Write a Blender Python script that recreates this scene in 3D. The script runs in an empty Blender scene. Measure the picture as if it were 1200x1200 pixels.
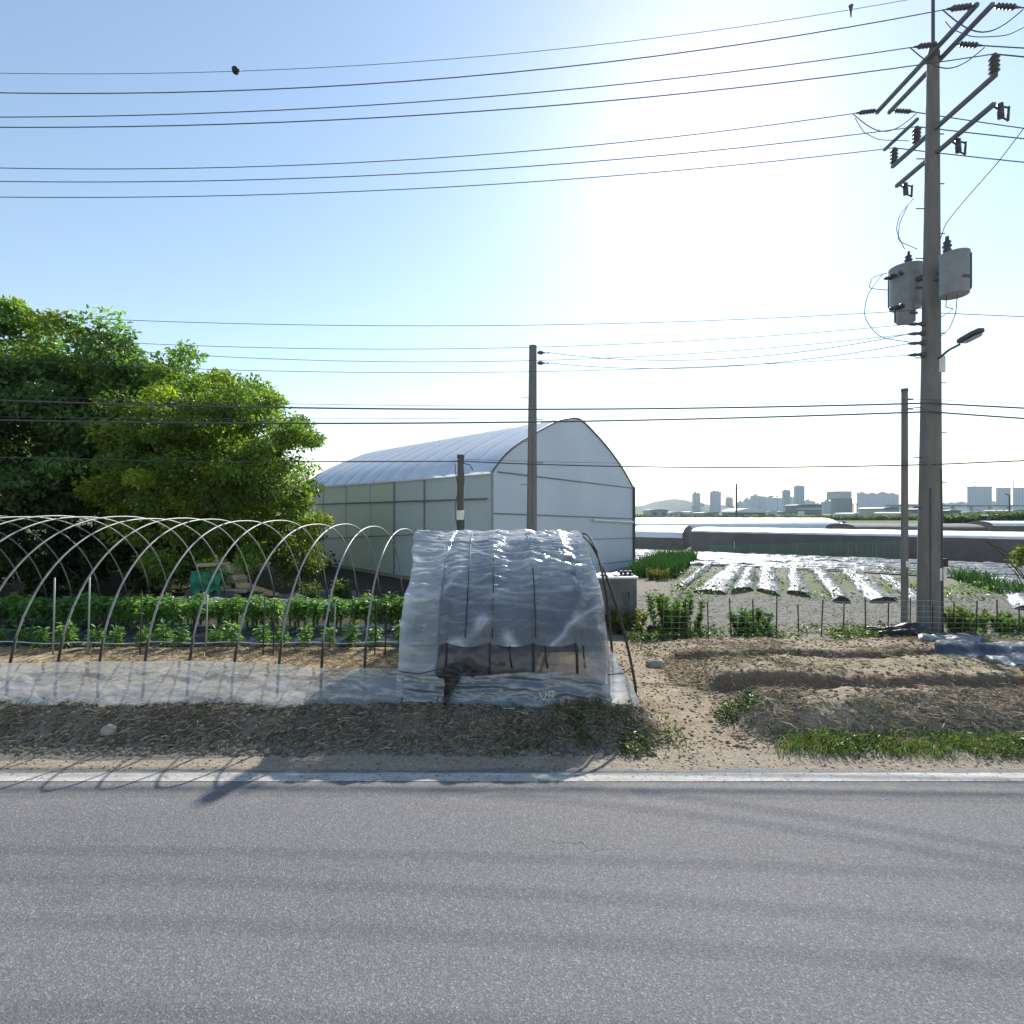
import bpy, math
import numpy as np
from mathutils import Vector

# ------------------------------------------------------------------ camera, light, exposure
C = bpy.context.scene.collection
SC = bpy.context.scene
CAMZ = 2.5
cam_d = bpy.data.cameras.new("camera")
cam_d.sensor_width = 36.0
cam_d.lens = 18.0
cam_d.clip_start = 0.05
cam_d.clip_end = 12000.0
cam = bpy.data.objects.new("camera", cam_d)
cam.location = (0, 0, CAMZ)
cam.rotation_euler = (math.radians(90), 0, 0)
C.objects.link(cam)
SC.camera = cam

SUN = Vector((0.37, 1.0, 0.785)).normalized()
SUN_EL = math.asin(SUN.z)
SUN_AZ = math.atan2(SUN.x, SUN.y)

world = bpy.data.worlds.new("World")
SC.world = world
world.use_nodes = True
wn = world.node_tree.nodes
wl = world.node_tree.links
wn.clear()
sky = wn.new("ShaderNodeTexSky")
sky.sky_type = 'NISHITA'
sky.sun_disc = False
sky.sun_elevation = SUN_EL
sky.sun_rotation = SUN_AZ
sky.altitude = 0.0
sky.air_density = 1.35
sky.dust_density = 0.22
sky.ozone_density = 0.4
bg = wn.new("ShaderNodeBackground")
bg.inputs["Strength"].default_value = 0.09
wo = wn.new("ShaderNodeOutputWorld")
wl.new(sky.outputs[0], bg.inputs["Color"])
wl.new(bg.outputs[0], wo.inputs["Surface"])

sun_d = bpy.data.lights.new("sun", 'SUN')
sun_d.energy = 3.6
sun_d.angle = math.radians(0.5)
sun_d.color = (1.0, 0.95, 0.87)
sun = bpy.data.objects.new("sun", sun_d)
sun.rotation_euler = SUN.to_track_quat('Z', 'Y').to_euler()
sun.location = (40, 100, 83)
C.objects.link(sun)

SC.view_settings.view_transform = 'Standard'
SC.view_settings.look = 'None'
SC.view_settings.exposure = 1.0
SC.view_settings.gamma = 1.0
SC.render.engine = 'CYCLES'
SC.cycles.max_bounces = 8
SC.cycles.transparent_max_bounces = 24
SC.cycles.volume_bounces = 0

# ------------------------------------------------------------------ helpers
R = np.random.RandomState


def P(px, py, Y):
    """world point seen at photo pixel (1200 px frame) at depth Y"""
    return np.array([(px - 600.0) / 600.0 * Y, Y, CAMZ - (py - 600.0) / 600.0 * Y])


def G(px, py, z=0.0):
    """point at height z on the ray of a photo pixel"""
    Y = (CAMZ - z) * 600.0 / (py - 600.0)
    return np.array([(px - 600.0) / 600.0 * Y, Y, z])


def _hash(ix, iy, seed):
    h = (ix * 374761393 + iy * 668265263 + seed * 1442695041) & 0x7fffffff
    h = ((h ^ (h >> 13)) * 1274126177) & 0x7fffffff
    h = h ^ (h >> 16)
    return (h & 0xffff) / 65535.0


def noise(x, y, seed=0):
    x = np.asarray(x, float); y = np.asarray(y, float)
    ix = np.floor(x).astype(np.int64); iy = np.floor(y).astype(np.int64)
    fx = x - ix; fy = y - iy
    fx = fx * fx * (3 - 2 * fx); fy = fy * fy * (3 - 2 * fy)
    a = _hash(ix, iy, seed); b = _hash(ix + 1, iy, seed)
    c = _hash(ix, iy + 1, seed); d = _hash(ix + 1, iy + 1, seed)
    return (a * (1 - fx) + b * fx) * (1 - fy) + (c * (1 - fx) + d * fx) * fy


def fbm(x, y, oct=4, seed=0):
    s = 0; a = 0.5; t = 0
    for i in range(oct):
        s = s + a * noise(np.asarray(x) * 2 ** i, np.asarray(y) * 2 ** i, seed + i * 17)
        t += a; a *= 0.5
    return s / t


def sstep(a, b, x):
    t = np.clip((x - a) / (b - a), 0, 1)
    return t * t * (3 - 2 * t)


def lin(r, g, b):
    f = lambda c: ((c / 255.0 + 0.055) / 1.055) ** 2.4 if c / 255.0 > 0.04045 else c / 255.0 / 12.92
    return (f(r), f(g), f(b))


def tag(o, label=None, cat=None, group=None, kind=None):
    if label: o["label"] = label
    if cat: o["category"] = cat
    if group: o["group"] = group
    if kind: o["kind"] = kind
    return o


def empty(name, loc, label=None, cat=None, group=None):
    o = bpy.data.objects.new(name, None)
    o.location = [float(v) for v in loc]
    o.empty_display_size = 0.2
    C.objects.link(o)
    return tag(o, label, cat, group)


def mesh_obj(name, V, F, mat, parent=None, smooth=False, colors=None, origin=None):
    """one linked mesh object; V in world coordinates (made local to the parent or origin)"""
    V = np.asarray(V, float)
    off = np.zeros(3)
    if parent is not None:
        p = parent
        while p is not None:
            off = off + np.array(p.location); p = p.parent
    elif origin is not None:
        off = np.asarray(origin, float)
    V = V - off
    me = bpy.data.meshes.new(name)
    if isinstance(F, np.ndarray):
        n = F.shape[1]
        me.vertices.add(len(V)); me.vertices.foreach_set("co", V.ravel())
        me.loops.add(F.size); me.loops.foreach_set("vertex_index", F.ravel().astype(np.int32))
        me.polygons.add(len(F))
        me.polygons.foreach_set("loop_start", np.arange(0, F.size, n, dtype=np.int32))
        me.update(calc_edges=True)
    else:
        me.from_pydata([tuple(v) for v in V], [], [tuple(f) for f in F])
        me.update()
    if smooth:
        me.polygons.foreach_set("use_smooth", np.ones(len(me.polygons), dtype=bool))
    if colors is not None:
        at = me.color_attributes.new("tone", 'FLOAT_COLOR', 'POINT')
        cc = np.ones((len(V), 4)); cc[:, :3] = colors
        at.data.foreach_set("color", cc.ravel())
    if isinstance(mat, (list, tuple)):
        for m in mat: me.materials.append(m)
    elif mat is not None:
        me.materials.append(mat)
    o = bpy.data.objects.new(name, me)
    if parent is not None:
        o.parent = parent
    elif origin is not None:
        o.location = [float(v) for v in origin]
    C.objects.link(o)
    return o


def copy_tree(o, parent=None):
    c = o.copy(); C.objects.link(c); c.parent = parent
    for ch in list(o.children):
        copy_tree(ch, c)
    return c


class MB:
    """collects simple solids into one mesh"""
    def __init__(self):
        self.v = []; self.f = []

    def add(self, V, F):
        b = len(self.v)
        self.v += [tuple(map(float, p)) for p in V]
        self.f += [tuple(int(i) + b for i in f) for f in F]
        return self

    def box(self, c, s, rz=0.0, bevel=0.0, axes=None):
        c = np.asarray(c, float); s = np.asarray(s, float) / 2
        if axes is None:
            ca, sa = math.cos(rz), math.sin(rz)
            ax = np.array([[ca, sa, 0], [-sa, ca, 0], [0, 0, 1]])
        else:
            ax = np.asarray(axes, float)
        b = min(bevel, 0.45 * 2 * s.min()) if bevel > 0 else 0
        if b <= 0:
            V = [c + ax[0] * s[0] * i + ax[1] * s[1] * j + ax[2] * s[2] * k
                 for i in (-1, 1) for j in (-1, 1) for k in (-1, 1)]
            F = [(0, 1, 3, 2), (4, 6, 7, 5), (0, 4, 5, 1), (2, 3, 7, 6), (0, 2, 6, 4), (1, 5, 7, 3)]
            return self.add(V, F)
        import bmesh
        bm = bmesh.new()
        bmesh.ops.create_cube(bm, size=1.0)
        for v in bm.verts:
            v.co = (v.co.x * 2 * s[0], v.co.y * 2 * s[1], v.co.z * 2 * s[2])
        bmesh.ops.bevel(bm, geom=bm.edges[:], offset=b, segments=2, profile=0.5, affect='EDGES')
        bm.verts.index_update()
        V = [c + ax[0] * v.co.x + ax[1] * v.co.y + ax[2] * v.co.z for v in bm.verts]
        F = [[v.index for v in f.verts] for f in bm.faces]
        bm.free()
        return self.add(V, F)

    def tube(self, pts, r, n=8, cap=True):
        pts = np.asarray(pts, float); m = len(pts)
        rr = np.ones(m) * r if np.isscalar(r) else np.asarray(r, float)
        T = np.gradient(pts, axis=0)
        T /= np.maximum(np.linalg.norm(T, axis=1)[:, None], 1e-9)
        up = np.array([0, 0, 1.0]) if abs(T[0, 2]) < 0.9 else np.array([1.0, 0, 0])
        V = []
        a = np.linspace(0, 2 * np.pi, n, endpoint=False)
        u = np.cross(T[0], up); u /= np.linalg.norm(u)
        for i in range(m):
            u = u - T[i] * np.dot(u, T[i]); u /= max(np.linalg.norm(u), 1e-9)
            w = np.cross(T[i], u)
            for k in range(n):
                V.append(pts[i] + rr[i] * (math.cos(a[k]) * u + math.sin(a[k]) * w))
        F = []
        for i in range(m - 1):
            for k in range(n):
                k2 = (k + 1) % n
                F.append((i * n + k, i * n + k2, (i + 1) * n + k2, (i + 1) * n + k))
        if cap:
            F.append(tuple(range(n - 1, -1, -1)))
            F.append(tuple((m - 1) * n + k for k in range(n)))
        return self.add(V, F)

    def prism(self, outline, depth_vec):
        """planar outline (3-D points) given a thickness"""
        o = np.asarray(outline, float); n = len(o); d = np.asarray(depth_vec, float)
        V = list(o) + list(o + d)
        F = [tuple(range(n)), tuple(range(2 * n - 1, n - 1, -1))]
        for i in range(n):
            j = (i + 1) % n
            F.append((i, i + n, j + n, j))
        return self.add(V, F)

    def build(self, name, mat, parent=None, smooth=False, origin=None):
        o = mesh_obj(name, np.array(self.v), self.f, mat, parent, smooth, origin=origin)
        return o


def autosmooth(o, deg=40):
    me = o.data
    me.polygons.foreach_set("use_smooth", np.ones(len(me.polygons), dtype=bool))
    try:
        me.set_sharp_from_angle(angle=math.radians(deg))
    except Exception:
        pass
    return o


def grid_faces(nu, nv):
    i, j = np.meshgrid(np.arange(nu - 1), np.arange(nv - 1), indexing='ij')
    a = i * nv + j
    return np.stack([a, a + nv, a + nv + 1, a + 1], -1).reshape(-1, 4)


# ------------------------------------------------------------------ materials
def new_mat(name):
    m = bpy.data.materials.new(name); m.use_nodes = True
    nt = m.node_tree; nt.nodes.clear()
    out = nt.nodes.new("ShaderNodeOutputMaterial")
    return m, nt.nodes, nt.links, out


def coords(N, L, scale=(1, 1, 1), obj=True):
    tc = N.new("ShaderNodeTexCoord"); mp = N.new("ShaderNodeMapping")
    mp.inputs["Scale"].default_value = scale
    L.new(tc.outputs["Object" if obj else "Generated"], mp.inputs["Vector"])
    return mp.outputs[0]


def mottled(name, c1, c2, scale=6.0, rough=0.7, bump=0.2, bscale=None, metal=0.0, stretch=(1, 1, 1), spec=0.4, detail=6, bdist=0.01):
    m, N, L, out = new_mat(name)
    vec = coords(N, L, stretch)
    nz = N.new("ShaderNodeTexNoise"); nz.inputs["Scale"].default_value = scale; nz.inputs["Detail"].default_value = detail
    nz.inputs["Roughness"].default_value = 0.65
    L.new(vec, nz.inputs["Vector"])
    rp = N.new("ShaderNodeValToRGB")
    rp.color_ramp.elements[0].position = 0.3; rp.color_ramp.elements[1].position = 0.7
    rp.color_ramp.elements[0].color = (*c1, 1); rp.color_ramp.elements[1].color = (*c2, 1)
    L.new(nz.outputs[0], rp.inputs[0])
    b = N.new("ShaderNodeBsdfPrincipled")
    b.inputs["Roughness"].default_value = rough; b.inputs["Metallic"].default_value = metal
    b.inputs["Specular IOR Level"].default_value = spec
    L.new(rp.outputs[0], b.inputs["Base Color"])
    if bump:
        n2 = N.new("ShaderNodeTexNoise"); n2.inputs["Scale"].default_value = bscale or scale * 4; n2.inputs["Detail"].default_value = 4
        L.new(vec, n2.inputs["Vector"])
        bp = N.new("ShaderNodeBump"); bp.inputs["Strength"].default_value = bump; bp.inputs["Distance"].default_value = bdist
        L.new(n2.outputs[0], bp.inputs["Height"]); L.new(bp.outputs[0], b.inputs["Normal"])
    L.new(b.outputs[0], out.inputs["Surface"])
    return m


def tone_mat(name, rough=0.9, transl=0.0, spec=0.2, tint=(1, 1, 1), bump=0.0, bscale=30, fine=0.0, fscale=25, tboost=(1.3, 1.4, 0.6)):
    """colour comes from the mesh's 'tone' attribute (kind of soil, painted shade on ridge faces, leaf to leaf variation)"""
    m, N, L, out = new_mat(name)
    at = N.new("ShaderNodeVertexColor"); at.layer_name = "tone"
    col = at.outputs[0]
    if fine:
        vec = coords(N, L)
        nz = N.new("ShaderNodeTexNoise"); nz.inputs["Scale"].default_value = fscale; nz.inputs["Detail"].default_value = 8
        nz.inputs["Roughness"].default_value = 0.75
        L.new(vec, nz.inputs["Vector"])
        mr = N.new("ShaderNodeMapRange"); mr.inputs[1].default_value = 0.25; mr.inputs[2].default_value = 0.75
        mr.inputs[3].default_value = 1 - fine; mr.inputs[4].default_value = 1 + fine
        L.new(nz.outputs[0], mr.inputs[0])
        mx = N.new("ShaderNodeVectorMath"); mx.operation = 'SCALE'
        L.new(col, mx.inputs[0]); L.new(mr.outputs[0], mx.inputs["Scale"])
        col = mx.outputs[0]
    b = N.new("ShaderNodeBsdfPrincipled")
    b.inputs["Roughness"].default_value = rough; b.inputs["Specular IOR Level"].default_value = spec
    L.new(col, b.inputs["Base Color"])
    if bump:
        vec2 = coords(N, L)
        n2 = N.new("ShaderNodeTexNoise"); n2.inputs["Scale"].default_value = bscale; n2.inputs["Detail"].default_value = 6
        n2.inputs["Roughness"].default_value = 0.7
        L.new(vec2, n2.inputs["Vector"])
        bp = N.new("ShaderNodeBump"); bp.inputs["Strength"].default_value = bump; bp.inputs["Distance"].default_value = 0.03
        L.new(n2.outputs[0], bp.inputs["Height"]); L.new(bp.outputs[0], b.inputs["Normal"])
    sh = b.outputs[0]
    if transl:
        t = N.new("ShaderNodeBsdfTranslucent")
        tm = N.new("ShaderNodeVectorMath"); tm.operation = 'MULTIPLY'; tm.inputs[1].default_value = tboost
        L.new(col, tm.inputs[0]); L.new(tm.outputs[0], t.inputs["Color"])
        ms = N.new("ShaderNodeMixShader"); ms.inputs[0].default_value = transl
        L.new(sh, ms.inputs[1]); L.new(t.outputs[0], ms.inputs[2]); sh = ms.outputs[0]
    L.new(sh, out.inputs["Surface"])
    return m


def film_mat(name, col=(0.8, 0.82, 0.85), opacity=0.5, folds=0.0, graze=0.4, transl=0.5, gloss=0.2, grough=0.25, dirt=None, dscale=2.0, bump=0.0, bstretch=(1, 1, 1), bscale=8):
    m, N, L, out = new_mat(name)
    vec = coords(N, L)
    dif = N.new("ShaderNodeBsdfDiffuse"); tr = N.new("ShaderNodeBsdfTranslucent"); gl = N.new("ShaderNodeBsdfGlossy")
    gl.inputs["Roughness"].default_value = grough; gl.inputs["Color"].default_value = (0.9, 0.93, 1.0, 1)
    tp = N.new("ShaderNodeBsdfTransparent")
    tp.inputs["Color"].default_value = (0.93, 0.95, 0.97, 1)
    nz = N.new("ShaderNodeTexNoise"); nz.inputs["Scale"].default_value = dscale; nz.inputs["Detail"].default_value = 7
    nz.inputs["Roughness"].default_value = 0.62
    L.new(vec, nz.inputs["Vector"])
    rp = N.new("ShaderNodeValToRGB")
    rp.color_ramp.elements[0].position = 0.35; rp.color_ramp.elements[1].position = 0.62
    rp.color_ramp.elements[0].color = (*(dirt or col), 1); rp.color_ramp.elements[1].color = (*col, 1)
    L.new(nz.outputs[0], rp.inputs[0])
    L.new(rp.outputs[0], dif.inputs["Color"]); L.new(rp.outputs[0], tr.inputs["Color"])
    if bump:
        v2 = coords(N, L, bstretch)
        n2 = N.new("ShaderNodeTexNoise"); n2.inputs["Scale"].default_value = bscale; n2.inputs["Detail"].default_value = 5
        L.new(v2, n2.inputs["Vector"])
        bp = N.new("ShaderNodeBump"); bp.inputs["Strength"].default_value = bump; bp.inputs["Distance"].default_value = 0.04
        L.new(n2.outputs[0], bp.inputs["Height"])
        for s in (dif, tr, gl): L.new(bp.outputs[0], s.inputs["Normal"])
    m1 = N.new("ShaderNodeMixShader"); m1.inputs[0].default_value = transl
    L.new(dif.outputs[0], m1.inputs[1]); L.new(tr.outputs[0], m1.inputs[2])
    m2 = N.new("ShaderNodeMixShader"); m2.inputs[0].default_value = gloss
    L.new(m1.outputs[0], m2.inputs[1]); L.new(gl.outputs[0], m2.inputs[2])
    lw = N.new("ShaderNodeLayerWeight"); lw.inputs[0].default_value = 0.35
    mr = N.new("ShaderNodeMapRange"); mr.inputs[3].default_value = opacity; mr.inputs[4].default_value = min(1.0, opacity + graze)
    L.new(lw.outputs["Facing"], mr.inputs[0])
    m3 = N.new("ShaderNodeMixShader")
    fac = mr.outputs[0]
    if folds:      # doubled, folded film lets less through
        at = N.new("ShaderNodeVertexColor"); at.layer_name = "tone"
        sc_ = N.new("ShaderNodeSeparateColor"); L.new(at.outputs[0], sc_.inputs[0])
        ma = N.new("ShaderNodeMath"); ma.operation = 'MULTIPLY_ADD'; ma.inputs[1].default_value = folds; ma.use_clamp = True
        L.new(sc_.outputs[0], ma.inputs[0]); L.new(fac, ma.inputs[2]); fac = ma.outputs[0]
    L.new(fac, m3.inputs[0])
    L.new(tp.outputs[0], m3.inputs[1]); L.new(m2.outputs[0], m3.inputs[2])
    L.new(m3.outputs[0], out.inputs["Surface"])
    return m


def asphalt_mat():
    m, N, L, out = new_mat("asphalt")
    vec = coords(N, L)
    b = N.new("ShaderNodeBsdfPrincipled")

    def math_(op, a, b_=None, clamp=False):
        n_ = N.new("ShaderNodeMath"); n_.operation = op; n_.use_clamp = clamp
        for i_, q in enumerate((a, b_)):
            if q is None: continue
            if isinstance(q, (int, float)): n_.inputs[i_].default_value = q
            else: L.new(q, n_.inputs[i_])
        return n_.outputs[0]

    def nz_(scale, detail, stretch=(1, 1, 1), rough=0.6, lo=0.3, hi=0.7, o0=0.0, o1=1.0):
        n_ = N.new("ShaderNodeTexNoise"); n_.inputs["Scale"].default_value = scale; n_.inputs["Detail"].default_value = detail
        n_.inputs["Roughness"].default_value = rough
        L.new(coords(N, L, stretch), n_.inputs["Vector"])
        r = N.new("ShaderNodeMapRange"); r.inputs[1].default_value = lo; r.inputs[2].default_value = hi; r.inputs[3].default_value = o0; r.inputs[4].default_value = o1
        L.new(n_.outputs[0], r.inputs[0]); return r.outputs[0]
    vo = N.new("ShaderNodeTexVoronoi"); vo.inputs["Scale"].default_value = 120.0
    L.new(vec, vo.inputs["Vector"])
    bw = N.new("ShaderNodeSeparateColor"); L.new(vo.outputs["Color"], bw.inputs[0])
    rp = N.new("ShaderNodeValToRGB")
    e = rp.color_ramp.elements
    e[0].position = 0.0; e[0].color = (0.112, 0.109, 0.113, 1)
    e[1].position = 0.55; e[1].color = (0.150, 0.146, 0.151, 1)
    e2 = rp.color_ramp.elements.new(0.9); e2.color = (0.185, 0.180, 0.185, 1)
    e3 = rp.color_ramp.elements.new(0.985); e3.color = (0.25, 0.245, 0.24, 1)
    L.new(bw.outputs[0], rp.inputs[0])
    tone = nz_(0.55, 7, (0.35, 1.6, 1), 0.6, 0.3, 0.7, 0.91, 1.09)
    # tyre-polished tracks run along the road
    sp = N.new("ShaderNodeSeparateXYZ"); L.new(vec, sp.inputs[0])
    wob = nz_(0.25, 3, (1, 1, 1), 0.5, 0.2, 0.8, -0.15, 0.15)
    y_ = math_('ADD', sp.outputs[1], wob)
    tr = None
    for yc in (3.75, 2.05, 0.3, -1.4):
        d = math_('ABSOLUTE', math_('SUBTRACT', y_, yc))
        g = math_('SUBTRACT', 1.0, math_('MULTIPLY', d, 2.4), True)
        tr = g if tr is None else math_('ADD', tr, g)
    tone = math_('MULTIPLY', tone, math_('SUBTRACT', 1.06, math_('MULTIPLY', tr, 0.03)))
    # blotchy stains
    st = nz_(1.1, 5, (0.5, 1, 1), 0.7, 0.60, 0.72, 1.0, 0.80)
    tone = math_('MULTIPLY', tone, st)
    # hairline cracks
    vc = N.new("ShaderNodeTexVoronoi"); vc.feature = 'DISTANCE_TO_EDGE'; vc.inputs["Scale"].default_value = 0.42
    nd_ = N.new("ShaderNodeTexNoise"); nd_.inputs["Scale"].default_value = 2.2; nd_.inputs["Detail"].default_value = 6
    L.new(vec, nd_.inputs["Vector"])
    ad = N.new("ShaderNodeVectorMath"); ad.operation = 'MULTIPLY_ADD'; ad.inputs[1].default_value = (0.55, 0.55, 0.0)
    L.new(nd_.outputs["Color"], ad.inputs[0]); L.new(vec, ad.inputs[2]); L.new(ad.outputs[0], vc.inputs["Vector"])
    ck = math_('LESS_THAN', vc.outputs["Distance"], 0.0022)
    pick = nz_(0.35, 3, (1, 1, 1), 0.5, 0.56, 0.60, 0.0, 1.0)
    tone = math_('MULTIPLY', tone, math_('SUBTRACT', 1.0, math_('MULTIPLY', math_('MULTIPLY', ck, pick), 0.55)))
    mx = N.new("ShaderNodeVectorMath"); mx.operation = 'SCALE'
    L.new(rp.outputs[0], mx.inputs[0]); L.new(tone, mx.inputs["Scale"])
    # sand and grit blown on from the verge
    ed = N.new("ShaderNodeMapRange"); ed.inputs[1].default_value = 4.25; ed.inputs[2].default_value = 5.0; ed.inputs[3].default_value = 0.0; ed.inputs[4].default_value = 0.75
    L.new(sp.outputs[1], ed.inputs[0])
    gr = nz_(9.0, 8, (0.6, 1, 1), 0.75, 0.45, 0.62, 0.0, 1.0)
    mg = N.new("ShaderNodeMix"); mg.data_type = 'RGBA'
    L.new(math_('MULTIPLY', ed.outputs[0], gr), mg.inputs[0]); L.new(mx.outputs[0], mg.inputs[6]); mg.inputs[7].default_value = (0.27, 0.235, 0.185, 1)
    L.new(mg.outputs[2], b.inputs["Base Color"])
    b.inputs["Roughness"].default_value = 0.75
    b.inputs["Specular IOR Level"].default_value = 0.12
    bp = N.new("ShaderNodeBump"); bp.inputs["Strength"].default_value = 0.4; bp.inputs["Distance"].default_value = 0.005
    L.new(vo.outputs["Distance"], bp.inputs["Height"])
    L.new(bp.outputs[0], b.inputs["Normal"])
    L.new(b.outputs[0], out.inputs["Surface"])
    return m


def paint_mat():
    m, N, L, out = new_mat("worn_white_paint")
    vec = coords(N, L)

    def layer(scale, stretch, lo, hi, c):
        n_ = N.new("ShaderNodeTexNoise"); n_.inputs["Scale"].default_value = scale; n_.inputs["Detail"].default_value = 9; n_.inputs["Roughness"].default_value = 0.72
        L.new(coords(N, L, stretch), n_.inputs["Vector"])
        r = N.new("ShaderNodeMapRange"); r.inputs[1].default_value = lo; r.inputs[2].default_value = hi
        L.new(n_.outputs[0], r.inputs[0]); return r.outputs[0], c
    prev = None
    for fac, c in (layer(5.0, (0.5, 2, 1), 0.40, 0.62, (0.33, 0.30, 0.255)), layer(26.0, (1, 1, 1), 0.55, 0.60, (0.15, 0.147, 0.15)), layer(3.0, (1, 3, 1), 0.62, 0.74, (0.30, 0.26, 0.205))):
        mx = N.new("ShaderNodeMix"); mx.data_type = 'RGBA'
        L.new(fac, mx.inputs[0]); mx.inputs[7].default_value = (*c, 1)
        if prev is None: mx.inputs[6].default_value = (0.46, 0.445, 0.42, 1)
        else: L.new(prev, mx.inputs[6])
        prev = mx.outputs[2]
    b = N.new("ShaderNodeBsdfPrincipled"); b.inputs["Roughness"].default_value = 0.75
    L.new(prev, b.inputs["Base Color"]); L.new(b.outputs[0], out.inputs["Surface"])
    return m


def facade_mat(name, wall, glass, fx=0.33, fz=0.34, rough=0.6):
    """far apartment facade: rows of storeys and columns of windows"""
    m, N, L, out = new_mat(name)
    vec = coords(N, L)
    sp = N.new("ShaderNodeSeparateXYZ"); L.new(vec, sp.inputs[0])

    def band(sock, f, duty):
        mu = N.new("ShaderNodeMath"); mu.operation = 'MULTIPLY'; mu.inputs[1].default_value = f
        L.new(sock, mu.inputs[0])
        fr = N.new("ShaderNodeMath"); fr.operation = 'FRACT'; L.new(mu.outputs[0], fr.inputs[0])
        gt = N.new("ShaderNodeMath"); gt.operation = 'LESS_THAN'; gt.inputs[1].default_value = duty
        L.new(fr.outputs[0], gt.inputs[0]); return gt.outputs[0]
    bx = band(sp.outputs[0], fx / 2.2, 0.55); bz = band(sp.outputs[2], fz, 0.55)
    mu = N.new("ShaderNodeMath"); mu.operation = 'MULTIPLY'; L.new(bx, mu.inputs[0]); L.new(bz, mu.inputs[1])
    mx = N.new("ShaderNodeMix"); mx.data_type = 'RGBA'
    mx.inputs[6].default_value = (*wall, 1); mx.inputs[7].default_value = (*glass, 1)
    L.new(mu.outputs[0], mx.inputs[0])
    b = N.new("ShaderNodeBsdfPrincipled"); b.inputs["Roughness"].default_value = rough
    L.new(mx.outputs[2], b.inputs["Base Color"]); L.new(b.outputs[0], out.inputs["Surface"])
    return m


M = {}
M['ground'] = tone_mat("soil", rough=0.95, spec=0.1, bump=0.9, bscale=14, fine=0.45, fscale=22)
M['leaf'] = tone_mat("leaf", rough=0.45, transl=0.48, spec=0.5)
M['blade'] = tone_mat("grass_blade", rough=0.8, transl=0.3, spec=0.15)
M['straw'] = tone_mat("dry_stem", rough=0.9, transl=0.15, spec=0.15, tboost=(1, 1, 1))
M['asphalt'] = asphalt_mat()
M['paint'] = paint_mat()
M['concrete'] = mottled("pole_concrete", (0.145, 0.138, 0.132), (0.225, 0.215, 0.205), 5, 0.85, 0.3, stretch=(1, 1, 0.25))
M['steel'] = mottled("galvanised_steel", (0.10, 0.105, 0.115), (0.16, 0.165, 0.175), 9, 0.5, 0.1, metal=0.4)
M['darksteel'] = mottled("weathered_steel", (0.07, 0.07, 0.075), (0.12, 0.12, 0.125), 12, 0.6, 0.1, metal=0.3)
M['hoop'] = mottled("galvanised_hoop", (0.25, 0.26, 0.25), (0.36, 0.37, 0.36), 15, 0.55, 0.05, metal=0.35)
M['hoopfoot'] = mottled("rusted_hoop_foot", (0.03, 0.028, 0.026), (0.07, 0.055, 0.045), 15, 0.8, 0.2)
M['porcelain'] = mottled("dark_porcelain", (0.05, 0.052, 0.06), (0.08, 0.08, 0.09), 8, 0.3, 0.0)
M['cable'] = mottled("cable_sheath", (0.06, 0.062, 0.068), (0.09, 0.092, 0.10), 10, 0.6, 0.0)
M['alu'] = mottled("bare_wire", (0.13, 0.14, 0.15), (0.2, 0.21, 0.22), 10, 0.5, 0.0)
M['tank'] = mottled("transformer_grey_paint", (0.20, 0.215, 0.235), (0.27, 0.285, 0.305), 4, 0.45, 0.05)
M['tankdark'] = mottled("dark_grey_paint", (0.07, 0.075, 0.08), (0.10, 0.105, 0.11), 4, 0.5, 0.05)  # darker grey for brackets and nameplates
M['white'] = mottled("white_enamel", (0.62, 0.62, 0.60), (0.78, 0.78, 0.76), 6, 0.5, 0.1)
M['black'] = mottled("black_plastic", (0.012, 0.013, 0.016), (0.03, 0.03, 0.034), 10, 0.45, 0.4, bscale=18)
M['mulch'] = mottled("black_mulch_film", (0.025, 0.027, 0.04), (0.06, 0.065, 0.09), 7, 0.32, 0.8, bscale=9, bdist=0.03)
M['wood'] = mottled("old_pole_wood", (0.09, 0.087, 0.085), (0.16, 0.155, 0.15), 6, 0.85, 0.4, stretch=(1, 1, 0.1))
M['bark'] = mottled("bark", (0.05, 0.04, 0.03), (0.11, 0.09, 0.07), 8, 0.95, 0.8, stretch=(1, 1, 0.3))
M['stone'] = mottled("field_stone", (0.28, 0.25, 0.21), (0.42, 0.38, 0.32), 9, 0.9, 0.5)
M['film'] = film_mat("crumpled_clear_film", (0.74, 0.745, 0.75), 0.26, 0.9, 0.32, 0.46, 0.13, 0.2, dirt=(0.52, 0.53, 0.55), dscale=1.7, bump=0.35, bscale=9, bstretch=(0.5, 1.6, 2.4))
M['film_low'] = film_mat("brown_inner_film", (0.115, 0.095, 0.088), 0.86, 0.0, 0.12, 0.35, 0.06, 0.3, dirt=(0.065, 0.05, 0.047), dscale=2.5, bump=0.5, bscale=5)  # dark brown, nearly opaque
M['film_blue'] = film_mat('blue_grey_skirt_film', (0.19, 0.215, 0.25), 0.85, 0.0, 0.14, 0.3, 0.14, 0.25, dirt=(0.11, 0.125, 0.15), dscale=2.0, bump=0.4, bscale=5)
M['film_skirt'] = film_mat("side_curtain_film", (0.52, 0.54, 0.57), 0.48, 0.0, 0.4, 0.45, 0.20, 0.22, dirt=(0.30, 0.295, 0.30), dscale=2.4, bump=0.4, bscale=4, bstretch=(1, 3, 3))
M['film_white'] = film_mat("white_mulch_film", (0.29, 0.30, 0.305), 0.93, 0.0, 0.07, 0.15, 0.07, 0.4, dirt=(0.17, 0.17, 0.155), dscale=3.2, bump=1.0, bscale=6)
M['gh_wall'] = film_mat("greenhouse_wall_film", (0.64, 0.70, 0.80), 0.97, 0.0, 0.03, 0.22, 0.08, 0.4, dirt=(0.58, 0.64, 0.73), dscale=0.5, bump=0.05, bscale=1)
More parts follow.
